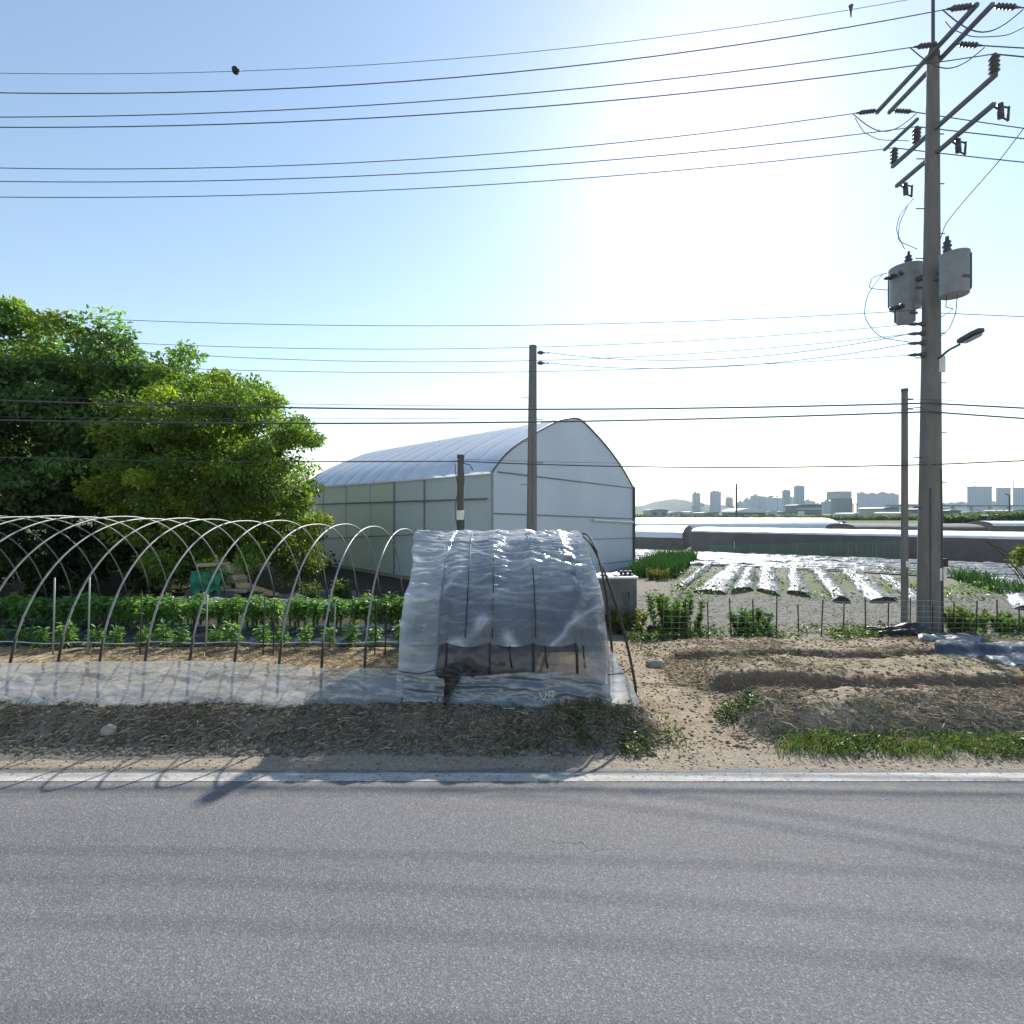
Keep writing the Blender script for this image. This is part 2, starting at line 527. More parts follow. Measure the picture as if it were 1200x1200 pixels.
M['gh_side'] = film_mat("greenhouse_side_film", (0.76, 0.81, 0.86), 0.96, 0.0, 0.04, 0.25, 0.12, 0.35, dirt=(0.68, 0.74, 0.76), dscale=0.22, bump=0.05, bscale=1)
M['gh_side_green'] = film_mat("green_cast_side_film", (0.68, 0.75, 0.66), 0.96, 0.0, 0.04, 0.25, 0.1, 0.35, dirt=(0.68, 0.73, 0.69), dscale=0.3, bump=0.05, bscale=1)  # green light from plants behind the film is put into its colour
M['gh_roof'] = film_mat("greenhouse_roof_film", (0.86, 0.88, 0.91), 0.98, 0.0, 0.02, 0.5, 0.30, 0.35, dirt=(0.78, 0.81, 0.85), dscale=0.6)
M['seam'] = mottled("seam_rail", (0.15, 0.165, 0.19), (0.22, 0.235, 0.26), 6, 0.6, 0.0)
M['tarp_dark'] = mottled("dark_shade_cloth", (0.115, 0.102, 0.103), (0.16, 0.143, 0.143), 1.5, 0.85, 0.3, bscale=5)
M['tarp_brown'] = mottled("brown_grey_cloth", (0.12, 0.115, 0.11), (0.18, 0.17, 0.165), 1.5, 0.85, 0.3, bscale=5)
M['tunnel_white'] = mottled("white_tunnel_film", (0.66, 0.67, 0.68), (0.80, 0.81, 0.82), 2, 0.4, 0.2)
M['net'] = mottled("green_netting", (0.10, 0.22, 0.13), (0.20, 0.36, 0.22), 20, 0.7, 0.0)
M['net_pale'] = mottled("pale_net_thread", (0.42, 0.50, 0.42), (0.56, 0.62, 0.54), 20, 0.7, 0.0)
M['teal'] = mottled("teal_net_sheet", (0.03, 0.25, 0.15), (0.06, 0.36, 0.23), 6, 0.8, 0.4)
M['sack'] = mottled("pale_sacking", (0.42, 0.34, 0.25), (0.62, 0.54, 0.43), 3, 0.9, 0.5)
M['hill'] = mottled("wooded_hill", (0.035, 0.06, 0.03), (0.07, 0.10, 0.05), 0.05, 0.95, 0.6, bscale=0.15, bdist=3)
M['apt'] = facade_mat("apartment_facade", (0.20, 0.22, 0.25), (0.10, 0.12, 0.15))
M['apt_dark'] = facade_mat("dark_tower_facade", (0.15, 0.16, 0.19), (0.07, 0.085, 0.11))
M['apt_pale'] = facade_mat("pale_apartment_facade", (0.27, 0.29, 0.32), (0.14, 0.16, 0.2))
M['shed'] = mottled("shed_cladding", (0.28, 0.30, 0.32), (0.38, 0.40, 0.42), 0.2, 0.6, 0.0)
M['shed_dark'] = mottled("dark_cladding", (0.10, 0.11, 0.125), (0.15, 0.16, 0.175), 0.2, 0.6, 0.0)
M['shed_white'] = mottled("white_cladding", (0.6, 0.61, 0.62), (0.72, 0.73, 0.74), 0.2, 0.5, 0.0)
M['lampglass'] = mottled("lamp_cover", (0.35, 0.37, 0.40), (0.42, 0.44, 0.47), 8, 0.3, 0.0)

# ------------------------------------------------------------------ ground sheet
def mound_left(X, Y):
    w = 1 - sstep(1.25, 1.75, X + 0.15 * np.sin(Y * 5))
    rise = sstep(5.36, 5.98, Y + 0.12 * (fbm(X * 1.1, Y * 0.4, 3, 5) - 0.5) * 2)
    lumps = 0.10 * (fbm(X * 3.2, Y * 4.2, 4, 8) - 0.45) + 0.05 * (fbm(X * 11, Y * 11, 3, 9) - 0.5)
    h = 0.27 * rise + lumps * rise * (1 - sstep(6.0, 6.5, Y))
    h = h - 0.07 * sstep(6.3, 7.0, Y) * rise
    return h * w


def ridge(X, Y, y0, y1, y2, y3, h, seed):
    wob = 0.12 * (fbm(X * 0.9, Y * 0.1 + seed, 3, seed) - 0.5) * 2
    a = sstep(y0, y1, Y + wob) * (1 - sstep(y2, y3, Y + wob))
    return h * a


def height(X, Y):
    X = np.asarray(X, float); Y = np.asarray(Y, float)
    z = mound_left(X, Y)
    wr = sstep(2.35, 3.0, X + 0.2 * (fbm(X, Y * 2, 3, 31) - 0.5) - 0.02 * (Y - 5))
    rA = ridge(X, Y, 5.55, 6.05, 6.35, 6.65, 0.21, 41)
    rB = ridge(X, Y, 6.85, 7.05, 7.75, 8.05, 0.20, 43)
    rC = ridge(X, Y, 8.30, 8.48, 9.2, 9.5, 0.14, 47)
    fall = 1 - sstep(7.2, 9.0, X - 0.5 * (Y - 6)) * 0.65
    wC = sstep(2.2, 3.0, X)
    lum = 0.13 * (fbm(X * 3.4, Y * 4.0, 4, 51) - 0.45) + 0.06 * (fbm(X * 10, Y * 10, 3, 57) - 0.5)
    z = z + wr * (rA * (1 + 0.25 * (fbm(X * 2, Y, 2, 3) - 0.5)) + lum * (rA / 0.21) + 0.04 * sstep(5.0, 5.6, Y))
    z = z + (wr * rB + wC * rC * 0.9) * fall * (0.9 + 0.7 * (fbm(X * 1.7, Y * 1.7, 3, 53) - 0.5) + 0.45 * (fbm(X * 8, Y * 9, 3, 58) - 0.5))
    # trodden path and general roughness
    rough = sstep(4.95, 5.3, Y) * (1 - sstep(20, 40, Y))
    z = z + rough * (0.035 * (fbm(X * 2.1, Y * 2.1, 4, 61) - 0.5) + 0.018 * (fbm(X * 9, Y * 9, 3, 63) - 0.5))
    z = z + 0.06 * sstep(5.4, 7.0, Y) * (1 - sstep(9, 10.5, Y)) * sstep(1.4, 1.9, X)
    return z


def zone_colour(X, Y):
    n1 = fbm(X * 1.3, Y * 1.3, 4, 71); n2 = fbm(X * 4.5, Y * 4.5, 4, 73); n3 = fbm(X * 0.35, Y * 0.35, 4, 75)
    n4 = fbm(X * 14, Y * 14, 3, 79)

    def mix(c, d, w):
        w = np.clip(w, 0, 1)[..., None]
        return c * (1 - w) + np.asarray(d, float) * w
    col = np.zeros(X.shape + (3,)) + np.array([0.24, 0.215, 0.175])
    # far field: pale stubble to green
    far = sstep(30, 60, Y)
    col = mix(col, (0.26, 0.245, 0.21), 0.6 * n1)
    col = mix(col, (0.13, 0.16, 0.07), sstep(0.5, 0.68, n3) * 0.8 * sstep(9, 12, Y))
    col = mix(col, (0.12, 0.15, 0.07), far * 0.85)
    # verge, path, ridges (right)
    near = 1 - sstep(9.2, 10.2, Y)
    col = mix(col, (0.33, 0.265, 0.19), near)
    col = mix(col, (0.39, 0.32, 0.225), near * sstep(0.45, 0.65, n2) * 0.7)
    col = mix(col, (0.21, 0.16, 0.11), near * sstep(0.55, 0.7, n4) * 0.5)
    right = sstep(2.3, 2.9, X)
    dark = (sstep(6.72, 6.85, Y) * (1 - sstep(7.0, 7.12, Y)) + sstep(8.2, 8.32, Y) * (1 - sstep(8.45, 8.6, Y))) * right
    col = mix(col, (0.135, 0.095, 0.07), dark * 0.75 * (1 - sstep(7.5, 8.5, X)))  # shade on the ridges' road-facing sides, put into the soil colour
    front = right * sstep(5.45, 5.6, Y) * (1 - sstep(6.1, 6.4, Y))
    col = mix(col, (0.32, 0.265, 0.195), front * 0.75)
    col = mix(col, (0.34, 0.285, 0.18), right * sstep(7.15, 7.4, Y) * (1 - sstep(7.9, 8.2, Y)) * sstep(0.35, 0.6, n2) * 0.8)
    # left mound and tunnel floor
    left = 1 - sstep(1.3, 1.8, X)
    m = left * sstep(5.3, 5.5, Y + 0.25 * (n1 - 0.5)) * (1 - sstep(6.9, 7.6, Y))
    col = mix(col, (0.20, 0.17, 0.135), m)
    col = mix(col, (0.29, 0.25, 0.20), m * sstep(0.5, 0.66, n2) * 0.7)
    fl = left * sstep(6.7, 7.4, Y) * (1 - sstep(8.8, 9.2, Y))
    col = mix(col, (0.37, 0.29, 0.18), fl * 0.9)
    col = mix(col, (0.17, 0.12, 0.08), fl * sstep(0.55, 0.66, n4) * 0.7)
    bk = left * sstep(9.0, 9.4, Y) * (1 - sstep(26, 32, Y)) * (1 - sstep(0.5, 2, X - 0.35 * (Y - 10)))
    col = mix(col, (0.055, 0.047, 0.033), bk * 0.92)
    # grey gravelly stubble field at the right
    gf = sstep(1.5, 3.0, X - 0.25 * (Y - 10)) * sstep(10.2, 11.2, Y) * (1 - sstep(14.6, 15.4, Y - 0.05 * X))
    col = mix(col, (0.20, 0.19, 0.17), gf * 0.85)
    # sandy verge next to the tarmac
    vg = sstep(4.85, 4.95, Y) * (1 - sstep(5.25, 5.5, Y + 0.3 * (n1 - 0.5)))
    col = mix(col, (0.31, 0.262, 0.205), vg * 0.9)
    return col * (0.85 + 0.3 * n4)[..., None]


xs = np.concatenate([-np.geomspace(3000, 11, 40), np.arange(-10, 14.01, 0.05), np.geomspace(15, 3000, 40)])
ys = np.concatenate([[-400, -60, -20, -8, -3, 0, 3, 4.4], np.arange(4.7, 9.8, 0.04), np.arange(9.85, 16, 0.12), np.geomspace(16.3, 3000, 60)])
gx, gy = np.meshgrid(xs, ys, indexing='ij')
gz = height(gx, gy)
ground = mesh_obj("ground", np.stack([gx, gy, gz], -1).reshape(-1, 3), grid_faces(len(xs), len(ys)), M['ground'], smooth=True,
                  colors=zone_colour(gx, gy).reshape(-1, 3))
ground["kind"] = "structure"


def gzat(x, y):
    return float(height(np.array([x]), np.array([y]))[0])


# road and its painted edge line
rx = np.concatenate([np.linspace(-300, -20, 15), np.linspace(-18, 18, 241), np.linspace(20, 300, 15)])
edge = 4.97 + 0.06 * (fbm(rx * 1.3, rx * 0, 4, 91) - 0.5) * 2
V = np.concatenate([np.stack([rx, 0 * rx - 4.2, 0 * rx + 0.006], -1), np.stack([rx, edge, 0 * rx + 0.006], -1)])
n = len(rx)
F = np.array([(i, i + 1, n + i + 1, n + i) for i in range(n - 1)])
road = mesh_obj("road", V, F, M['asphalt']); road["kind"] = "structure"
l0 = 4.735 + 0.006 * (noise(rx * 6, rx * 0, 3) - 0.5); l1 = 4.888 + 0.014 * (noise(rx * 6, rx * 0, 4) - 0.5)
V = np.concatenate([np.stack([rx, l0, 0 * rx + 0.010], -1), np.stack([rx, l1, 0 * rx + 0.010], -1)])
line = mesh_obj("road_edge_line", V, F, M['paint']); line["kind"] = "structure"

# hills
def hill(pts, Y, depth, seed):
    """pts: photo silhouette at depth Y; a rounded ridge"""
    px = np.array([p[0] for p in pts], float); py = np.array([p[1] for p in pts], float)
    u = np.linspace(px[0], px[-1], 90)
    h = np.maximum(CAMZ - (np.interp(u, px, py) - 600) / 600 * Y, 0)
    h = h * (1 + 0.10 * (fbm(u * 0.25, u * 0, 4, seed) - 0.5))
    v = np.linspace(-1, 1, 21)
    x = (u[:, None] - 600) / 600 * Y + 0 * v[None]
    y = Y + depth * v[None] + 0 * u[:, None]
    z = h[:, None] * (1 - v[None] ** 2) ** 0.8 * (1 + 0.05 * (fbm(x * 0.02, y * 0.02, 3, seed) - 0.5)) - 0.5
    o = mesh_obj("hill", np.stack([x, y, z], -1).reshape(-1, 3), grid_faces(90, 21), M['hill'], smooth=True)
    o["kind"] = "structure"


hill([(700, 600), (735, 594), (758, 592), (772, 587), (788, 584.5), (800, 587), (815, 590), (835, 594), (860, 597), (900, 601)], 1500, 250, 5)
hill([(1040, 601), (1056, 591), (1066, 590), (1080, 593), (1100, 596), (1120, 600)], 1300, 150, 9)

# haze: the air itself
mh, N, L, out = new_mat("haze_air")
pv = N.new("ShaderNodeVolumePrincipled")
pv.inputs["Color"].default_value = (0.62, 0.80, 1.0, 1)
pv.inputs["Density"].default_value = 0.00014
pv.inputs["Anisotropy"].default_value = 0.55
L.new(pv.outputs[0], out.inputs["Volume"])
hz = MB().box((0, 1300, 59), (6400, 3600, 122)).build("haze", mh)
hz["kind"] = "stuff"

# ------------------------------------------------------------------ large white greenhouse
FL = np.array([-0.58, 14.35]); FR = np.array([5.58, 23.6])
gd = (FR - FL) / np.linalg.norm(FR - FL)          # along the gable
sd = np.array([-0.95, 1.0]); sd /= np.linalg.norm(sd)   # along the side wall
gn = np.array([gd[1], -gd[0]])                    # gable normal, towards the road


def vplane(px, py, p0, d):
    """point of a vertical plane through p0 along d under a photo pixel: (distance along d, height)"""
    s = (px - 600.0) / 600.0
    # p0.x + t dx = s (p0.y + t dy)
    t = (s * p0[1] - p0[0]) / (d[0] - s * d[1])
    Y = p0[1] + t * d[1]
    return t, CAMZ - (py - 600.0) / 600.0 * Y


gprof_px = [(575, 554), (588, 537), (602, 524), (622, 511), (645, 498), (657, 492.5), (676, 489.5), (686, 497), (704, 516),
            (718, 533), (731, 552), (742, 572)]
gp = [vplane(px, py, FL, gd) for px, py in gprof_px]
gp[0] = (0.0, gp[0][1]); gp[-1] = (float(np.linalg.norm(FR - FL)), gp[-1][1])
# smooth the outline
tt = np.linspace(0, 1, 41)
ss = np.linspace(0, 1, len(gp))
gt = np.interp(tt, ss, [p[0] for p in gp]); gz_ = np.interp(tt, ss, [p[1] for p in gp])
for _ in range(2):
    gt[1:-1] = 0.25 * gt[:-2] + 0.5 * gt[1:-1] + 0.25 * gt[2:]
    gz_[1:-1] = 0.25 * gz_[:-2] + 0.5 * gz_[1:-1] + 0.25 * gz_[2:]


def gpt(t, z, out=0.0, back=0.0):
    p = FL + gd * t + gn * out + sd * back
    return np.array([p[0], p[1], z])


GH = empty("greenhouse", (FL[0], FL[1], 0), "big white film greenhouse with tall arched roof and blank gable end behind the poles", "greenhouse")
GL = 13.6
out3 = [gpt(t, z) for t, z in zip(gt, gz_)] + [gpt(gt[-1], -0.1), gpt(0, -0.1)]
MB().prism(out3, np.array([sd[0], sd[1], 0]) * 0.05).build("gable_wall", M['gh_wall'], GH)
# far gable
MB().prism([p + np.array([sd[0], sd[1], 0]) * GL for p in out3], np.array([sd[0], sd[1], 0]) * 0.05).build("rear_gable", M['gh_wall'], GH)
# roof film, bulging between the ribs
nd = 140
dd = np.linspace(0.0, GL, nd)
RIB = 1.13
bul = 0.05 * np.abs(np.sin(np.pi * dd / RIB)) ** 0.6
cxg = gt.mean()
nx = np.gradient(gz_); nt_ = np.gradient(gt); ln = np.hypot(nx, nt_)
nx, nt_ = -nx / ln, nt_ / ln
V = []
for k in range(nd):
    for i in range(len(gt)):
        p = gpt(gt[i] + nx[i] * bul[k], gz_[i] + nt_[i] * bul[k] + 0.012, 0, dd[k])
        V.append(p)
mesh_obj("roof_film", V, grid_faces(nd, len(gt)), M['gh_roof'], GH, smooth=True)
for k in range(int(GL / RIB) + 1):
    mb = MB(); mb.tube([gpt(gt[i] + nx[i] * 0.02, gz_[i] + nt_[i] * 0.02 + 0.01, 0, k * RIB) for i in range(len(gt))], 0.025, 6)
    mb.build("roof_rib", M['tunnel_white'], GH, smooth=True)
# side wall in bays
ez = gz_[0]
ws = MB()
bays = [0, 1.2, 3.3, 5.2, 7.0, 9.0, 11.2, GL]
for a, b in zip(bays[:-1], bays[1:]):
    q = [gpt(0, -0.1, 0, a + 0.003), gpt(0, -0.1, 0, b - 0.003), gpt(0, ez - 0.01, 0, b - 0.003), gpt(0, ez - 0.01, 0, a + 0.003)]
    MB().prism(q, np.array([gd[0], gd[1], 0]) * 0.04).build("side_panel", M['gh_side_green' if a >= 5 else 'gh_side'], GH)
q = [gpt(gt[-1], -0.1, 0, 0.06), gpt(gt[-1], -0.1, 0, GL), gpt(gt[-1], gz_[-1], 0, GL), gpt(gt[-1], gz_[-1], 0, 0.06)]
MB().prism(q, -np.array([gd[0], gd[1], 0]) * 0.04).build("far_side_panel", M['gh_wall'], GH)
for b in bays:
    c = gpt(0, (ez - 0.2) / 2, 0, b) - np.array([gd[0], gd[1], 0]) * 0.012
    MB().box(c, (0.075 if b in (3.3, 5.2) else 0.05, 0.04, ez + 0.17), math.atan2(sd[1], sd[0])).build("wall_post", M['tank' if b in (3.3, 5.2) else 'gh_side'], GH)


def side_rail(p0, p1, r, name="side_rail", mat='seam'):
    a = vplane(p0[0], p0[1], FL, sd); b = vplane(p1[0], p1[1], FL, sd)
    o = -np.array([gd[0], gd[1], 0]) * 0.07
    MB().tube([gpt(0, a[1], 0, a[0]) + o, gpt(0, b[1], 0, b[0]) + o], r, 6).build(name, M[mat], GH)


side_rail((572, 584.5), (372, 591), 0.03)
side_rail((560, 623), (362, 632), 0.02)
side_rail((577, 555.5), (372, 572), 0.022, "eave_gutter", 'tunnel_white')


def gable_rail(p0, p1, r):
    a = vplane(p0[0], p0[1], FL, gd); b = vplane(p1[0], p1[1], FL, gd)
    MB().tube([gpt(a[0], a[1], 0.02), gpt(b[0], b[1], 0.02)], r, 6).build("gable_seam", M['seam'], GH)


gable_rail((583, 553), (741, 572), 0.022)
gable_rail((576, 601.5), (742, 608), 0.022)
gable_rail((690, 632), (741, 630.5), 0.014)
gable_rail((700, 661), (741, 657), 0.014)
MB().tube([gpt(gt[i], gz_[i] + 0.02, 0.025) for i in range(len(gt))], 0.032, 6).build("gable_arch", M['steel'], GH, smooth=True)
MB().box(gpt(gt[-1], gz_[-1] / 2, 0.03), (0.10, 0.13, gz_[-1] + 0.1), math.atan2(gd[1], gd[0])).build("corner_post", M['darksteel'], GH)
MB().box(gpt(0, ez / 2, 0.02), (0.06, 0.06, ez + 0.1), math.atan2(gd[1], gd[0])).build("corner_post", M['tank'], GH)
a = vplane(694, 609.5, FL, gd); b = vplane(740, 612, FL, gd)
MB().tube([gpt(a[0], a[1], 0.08), gpt(b[0], b[1], 0.08)], 0.05, 8).build("vent_winder", M['white'], GH)
q = [gpt(0, -0.1, 0, 0), gpt(0, -0.1, 0, GL), gpt(0, 0.32, 0, GL), gpt(0, 0.32, 0, 0)]
MB().prism([p - np.array([gd[0], gd[1], 0]) * 0.05 for p in q], -np.array([gd[0], gd[1], 0]) * 0.04).build("footing", M['stone'], GH)

# ------------------------------------------------------------------ low tunnels across the field
def tunnel(name, A, B, depth, front_h, top_h, fmat, rmat, label, sections=None, rounded=0.0, cat="tunnel"):
    """long low tunnel: front wall from A to B, film roof curving to the back"""
    A = np.asarray(A, float); B = np.asarray(B, float)
    d = (B - A); Ln = np.linalg.norm(d); d /= Ln
    nb = np.array([-d[1], d[0]])
    if nb[1] < 0: nb = -nb
    T = empty(name, (A[0], A[1], 0), label, cat)
    prof = []
    for a in np.linspace(0, np.pi, 17):
        u = 0.5 - 0.5 * np.cos(a)
        prof.append((u * depth, front_h + (top_h - front_h) * np.sin(a) ** 0.8))
    nl = max(int(Ln / 0.6), 4)
    xs_ = np.linspace(0, Ln, nl)
    V = []
    for k, x in enumerate(xs_):
        bw = 0.015 * abs(math.sin(k * 1.57)) + 0.015 * float(noise(np.array([x * 0.7]), np.array([A[0]]), 5)[0])
        for (u, z) in prof:
            p = A + d * x + nb * u
            V.append((p[0], p[1], z + bw))
    mesh_obj("tunnel_roof", V, grid_faces(nl, len(prof)), M[rmat], T, smooth=True)
    secs = sections or [(0, Ln, fmat)]
    for s0, s1, fm in secs:
        nn = max(int((s1 - s0) / 0.4), 2)
        V = []
        for x in np.linspace(s0 + 0.01, s1 - 0.01, nn):
            for z in np.linspace(-0.1, front_h, 6):
                w = 0.05 * (float(noise(np.array([x * 1.3]), np.array([z * 3]), 7)[0]) - 0.5)
                p = A + d * x - nb * (w + 0.03)
                V.append((p[0], p[1], z))
        mesh_obj("front_sheet", V, grid_faces(nn, 6), M[fm], T, smooth=True)
    for x0 in (0.0, Ln):
        o = [A + d * x0 + nb * u for u, z in prof]
        pts = [np.array([p[0], p[1], z]) for p, (u, z) in zip(o, prof)]
        pts = pts + [np.array([o[-1][0], o[-1][1], -0.1]), np.array([o[0][0], o[0][1], -0.1])]
        MB().prism(pts, np.array([d[0], d[1], 0]) * 0.04).build("end_wall", M[fmat], T)
    return T


tA = np.array([11.55, 33.0]); tB = np.array([38.5, 15.6])
tB = tA + (np.array([24.0, 24.4]) - tA) * 1.6
tunnel("crop_tunnel", tA, tB, 4.5, 1.2, 1.47, 'tarp_dark', 'tunnel_white', "long dark walled low tunnel with bright white roof across the whole field", [(0, 2.6, 'tarp_brown'), (2.6, 21.0, 'tarp_dark'), (21.0, 24.5, 'tarp_brown')])
tunnel("crop_tunnel", (8.2, 35.5), (11.3, 34.0), 6.0, 0.75, 1.5, 'tarp_brown', 'tunnel_white', "short low tunnel with grey arched gable beside the big greenhouse")
tunnel("crop_tunnel", (9.0, 45.0), (28.6, 44.2), 6.5, 0.8, 1.95, 'tarp_brown', 'tunnel_white', "long silvery white tunnel lying behind the dark walled one")
tunnel("crop_tunnel", (24.9, 37.0), (33.4, 36.0), 4.5, 1.25, 1.62, 'tarp_dark', 'tarp_brown', "black sheeted tunnel with pale rim ending right of the utility pole")
tunnel("crop_tunnel", (62.0, 66.0), (84.0, 62.0), 5.0, 0.7, 1.3, 'tarp_brown', 'tunnel_white', "flat pale tunnel far off at the right beside the green hedge")
# odds and ends between the two far tunnels
o = empty("water_tank", P(989, 626, 40.5), "pale water tank standing in the gap between silvery and black tunnels", "tank")
b = P(989, 0, 40.5); 
MB().tube([(b[0], b[1], 0), (b[0], b[1], 1.45), (b[0], b[1], 1.6), (b[0], b[1], 1.66)], [0.5, 0.5, 0.3, 0.12], 16).build("tank_body", M['tunnel_white'], o, smooth=True)
MB().tube([(b[0], b[1], 1.6), (b[0], b[1], 1.76)], 0.16, 10).build("lid", M['black'], o)
o = empty("oil_drum", P(995, 626, 40.0), "dark drum beside the pale water tank between tunnels", "drum")
b = P(997, 0, 40.0)
MB().tube([(b[0], b[1], 0), (b[0], b[1], 0.5), (b[0], b[1], 0.52), (b[0], b[1], 1.3)], [0.42, 0.42, 0.44, 0.42], 14).build("drum_body", M['darksteel'], o)
MB().tube([(b[0], b[1], 1.3), (b[0], b[1], 1.34)], 0.44, 14).build("rim", M['darksteel'], o)

# ------------------------------------------------------------------ skyline
def tower(px0, px1, ytop, Y, mat, label, cat="apartment block", name="apartment_block", cap=None, depth=None, ybase=608, wings=0, roof_px=2.0, grp=None):
    x0 = (px0 - 600) / 600 * Y; x1 = (px1 - 600) / 600 * Y
    h = CAMZ - (ytop - 600) / 600 * Y
    dp = depth or min(12.0, 0.5 * (x1 - x0))
    T = empty(name, ((x0 + x1) / 2, Y, 0), label, cat, grp)
    w = x1 - x0
    if wings:
        mb = MB()
        for k in range(wings):
            a = x0 + w * k / wings; bb = x0 + w * (k + 1) / wings
            hh = h * (1 - 0.05 * ((k * 7) % 3) / 2)
            mb.box(((a + bb) / 2, Y + dp / 2 + 2.5 * (k % 2), hh / 2), (bb - a - 0.8, dp, hh))
        mb.build("wall", M[mat], T)
    else:
        MB().box(((x0 + x1) / 2, Y + dp / 2, h / 2), (w, dp, h)).build("wall", M[mat], T)
    rh = roof_px / 600 * Y
    if roof_px:
        MB().box((x0 + w * 0.35, Y + dp * 0.5, h + rh / 2), (w * 0.28, dp * 0.4, rh)).build("roof_housing", M[cap or mat], T)
        MB().box((x0 + w * 0.72, Y + dp * 0.6, h + rh * 0.35), (w * 0.16, dp * 0.3, rh * 0.7)).build("roof_housing", M[cap or mat], T)
    return T


tower(812.5, 821, 578, 1300, 'apt', "narrow grey tower just right of the wooded hill, with a low annex")
tower(821, 825.5, 590, 1310, 'apt_pale', "stub annex block on the right side of a narrow grey tower", roof_px=1)
tower(834, 845, 576, 1250, 'apt', "blue grey tower standing left of the distant wooden pole", roof_px=1.5)
tower(851.5, 859, 583.5, 1400, 'apt_dark', "dark short tower touching the left of the distant wooden pole")
tower(865, 875, 588.5, 1450, 'apt_pale', "low pale block right of the distant wooden pole", wings=2)
tower(873, 882, 585, 1420, 'apt_pale', "stepped pale block at the left end of the wide apartment cluster", wings=2)
tower(881.5, 898, 580.5, 1350, 'apt', "widest pale blue slab in the middle apartment cluster", wings=3, roof_px=1.5)
tower(898, 918, 582.5, 1380, 'apt_pale', "pale slab with two roof boxes left of the slim dark tower", wings=3)
tower(918.5, 926.5, 574.5, 1150, 'apt_dark', "slim dark tower with pale centre stripe, shorter of the two dark ones", roof_px=0.8)
tower(926.5, 933, 583, 1400, 'apt_pale', "pale block squeezed between the two slim dark towers", roof_px=1)
tower(933, 943, 569.5, 1100, 'apt_dark', "tallest slim dark tower of the skyline", roof_px=1)
tower(944, 956, 586.5, 1420, 'apt_pale', "low pale blocks right of the tallest dark tower", wings=3, roof_px=1.5)
tower(966, 980, 588, 700, 'shed', "grey industrial hall left of the two tone plant tower", "hall", "industrial_hall", roof_px=2.2)
T = tower(979.5, 999, 584, 620, 'shed_dark', "two tone plant tower, dark below and pale above", "plant tower", "plant_tower", roof_px=0)
x0 = (979.5 - 600) / 600 * 620; x1 = (999 - 600) / 600 * 620
MB().box(((x0 + x1) / 2, 620 + 10, 17.5 + 5.1), (x1 - x0 - 0.6, 18, 10.2)).build("upper_storey", M['shed'], T)
o = empty("loading_frame", P(1002, 607, 618), "dark steel loading frame on the right side of the plant tower", "frame")
mb = MB(); bx_ = P(1002, 0, 618)
mb.box((bx_[0] - 2.2, 618, 6), (0.8, 0.8, 12)).box((bx_[0] + 2.2, 618, 6), (0.8, 0.8, 12)).box((bx_[0] + 0.3, 618, 12.3), (6.4, 1.2, 1.0))
mb.build("frame_legs", M['shed_dark'], o)
for k, (a, b_, y, lab) in enumerate([(1007.5, 1019.5, 577.5, "leftmost pale slab of the four joined apartment blocks"),
                                     (1020, 1031, 578, "second pale slab of the four joined apartment blocks"),
                                     (1032, 1042.5, 577, "third and tallest slab of the four joined apartment blocks"),
                                     (1043, 1054.5, 578.5, "rightmost slab of the four joined apartment blocks, behind the thin pole")]):
    tower(a, b_, y, 1300 + 12 * k, 'apt', lab, wings=2, roof_px=1)
tower(1105, 1113, 590.5, 1400, 'apt_pale', "low pale block right of the main utility pole", wings=2, roof_px=1)
tower(1113, 1124, 589.5, 1380, 'apt_pale', "low pale blocks with arched roofs left of the unfinished tower", wings=2, roof_px=1)
tower(1124, 1136, 588.5, 1360, 'apt_pale', "low pale block against the left wall of the unfinished tower", wings=2, roof_px=1)
T = tower(1136, 1162.5, 571.5, 1200, 'apt', "broad blue tower with flared top, widest at the right", wings=0, roof_px=0, depth=6)
x0 = (1136 - 600) / 600 * 1200; x1 = (1162.5 - 600) / 600 * 1200
MB().box(((x0 + x1) / 2, 1200 + 2.5, 59.4 + 1.6), (x1 - x0 + 2.0, 6.5, 3.0)).build("top_deck", M['apt_dark'], T)
tower(1162.5, 1169, 588, 1400, 'apt_pale', "low block in the gap between two flared towers", roof_px=1)
T = tower(1169.5, 1184.5, 573, 1210, 'apt', "narrower flared tower, middle of three at the right", roof_px=0, depth=5)
x0 = (1169.5 - 600) / 600 * 1210; x1 = (1184.5 - 600) / 600 * 1210
MB().box(((x0 + x1) / 2, 1210 + 2.5, 57 + 1.5), (x1 - x0 + 1.6, 6.0, 2.8)).build("top_deck", M['apt_dark'], T)
T = tower(1189, 1212, 573, 1190, 'apt', "flared tower cut by the right border", roof_px=0, depth=4)
x0 = (1189 - 600) / 600 * 1190; x1 = (1212 - 600) / 600 * 1190
MB().box(((x0 + x1) / 2, 1190 + 2.5, 56.2 + 1.5), (x1 - x0 + 1.6, 6.0, 2.8)).build("top_deck", M['apt_dark'], T)


rsb = R(77)
for k in range(17):
    px = (846, 858, 884, 905, 913, 929, 951, 960, 1010, 1024, 1036, 1048, 1108, 1119, 1130, 1166, 1186)[k]
    tower(px - 3 - 3 * rsb.rand(), px + 3 + 3 * rsb.rand(), 588.5 + 5 * rsb.rand(), 1560 + 15 * k, 'apt', "pale hazy apartment block low in the farthest row of the skyline", grp="farthest low apartment blocks", wings=1 + k % 2, roof_px=0.8)


def crane(px, ytop, ybase, Y, label):
    p = P(px, 0, Y); zt = CAMZ - (ytop - 600) / 600 * Y; zb = CAMZ - (ybase - 600) / 600 * Y
    o = empty("tower_crane", (p[0], Y, zb), label, "crane")
    MB().box((p[0], Y, (zb + zt) / 2), (1.3, 1.3, zt - zb)).build("mast", M['shed'], o)
    MB().box((p[0] + 5, Y, zt - 3), (22, 1.0, 1.1)).build("jib", M['shed'], o)


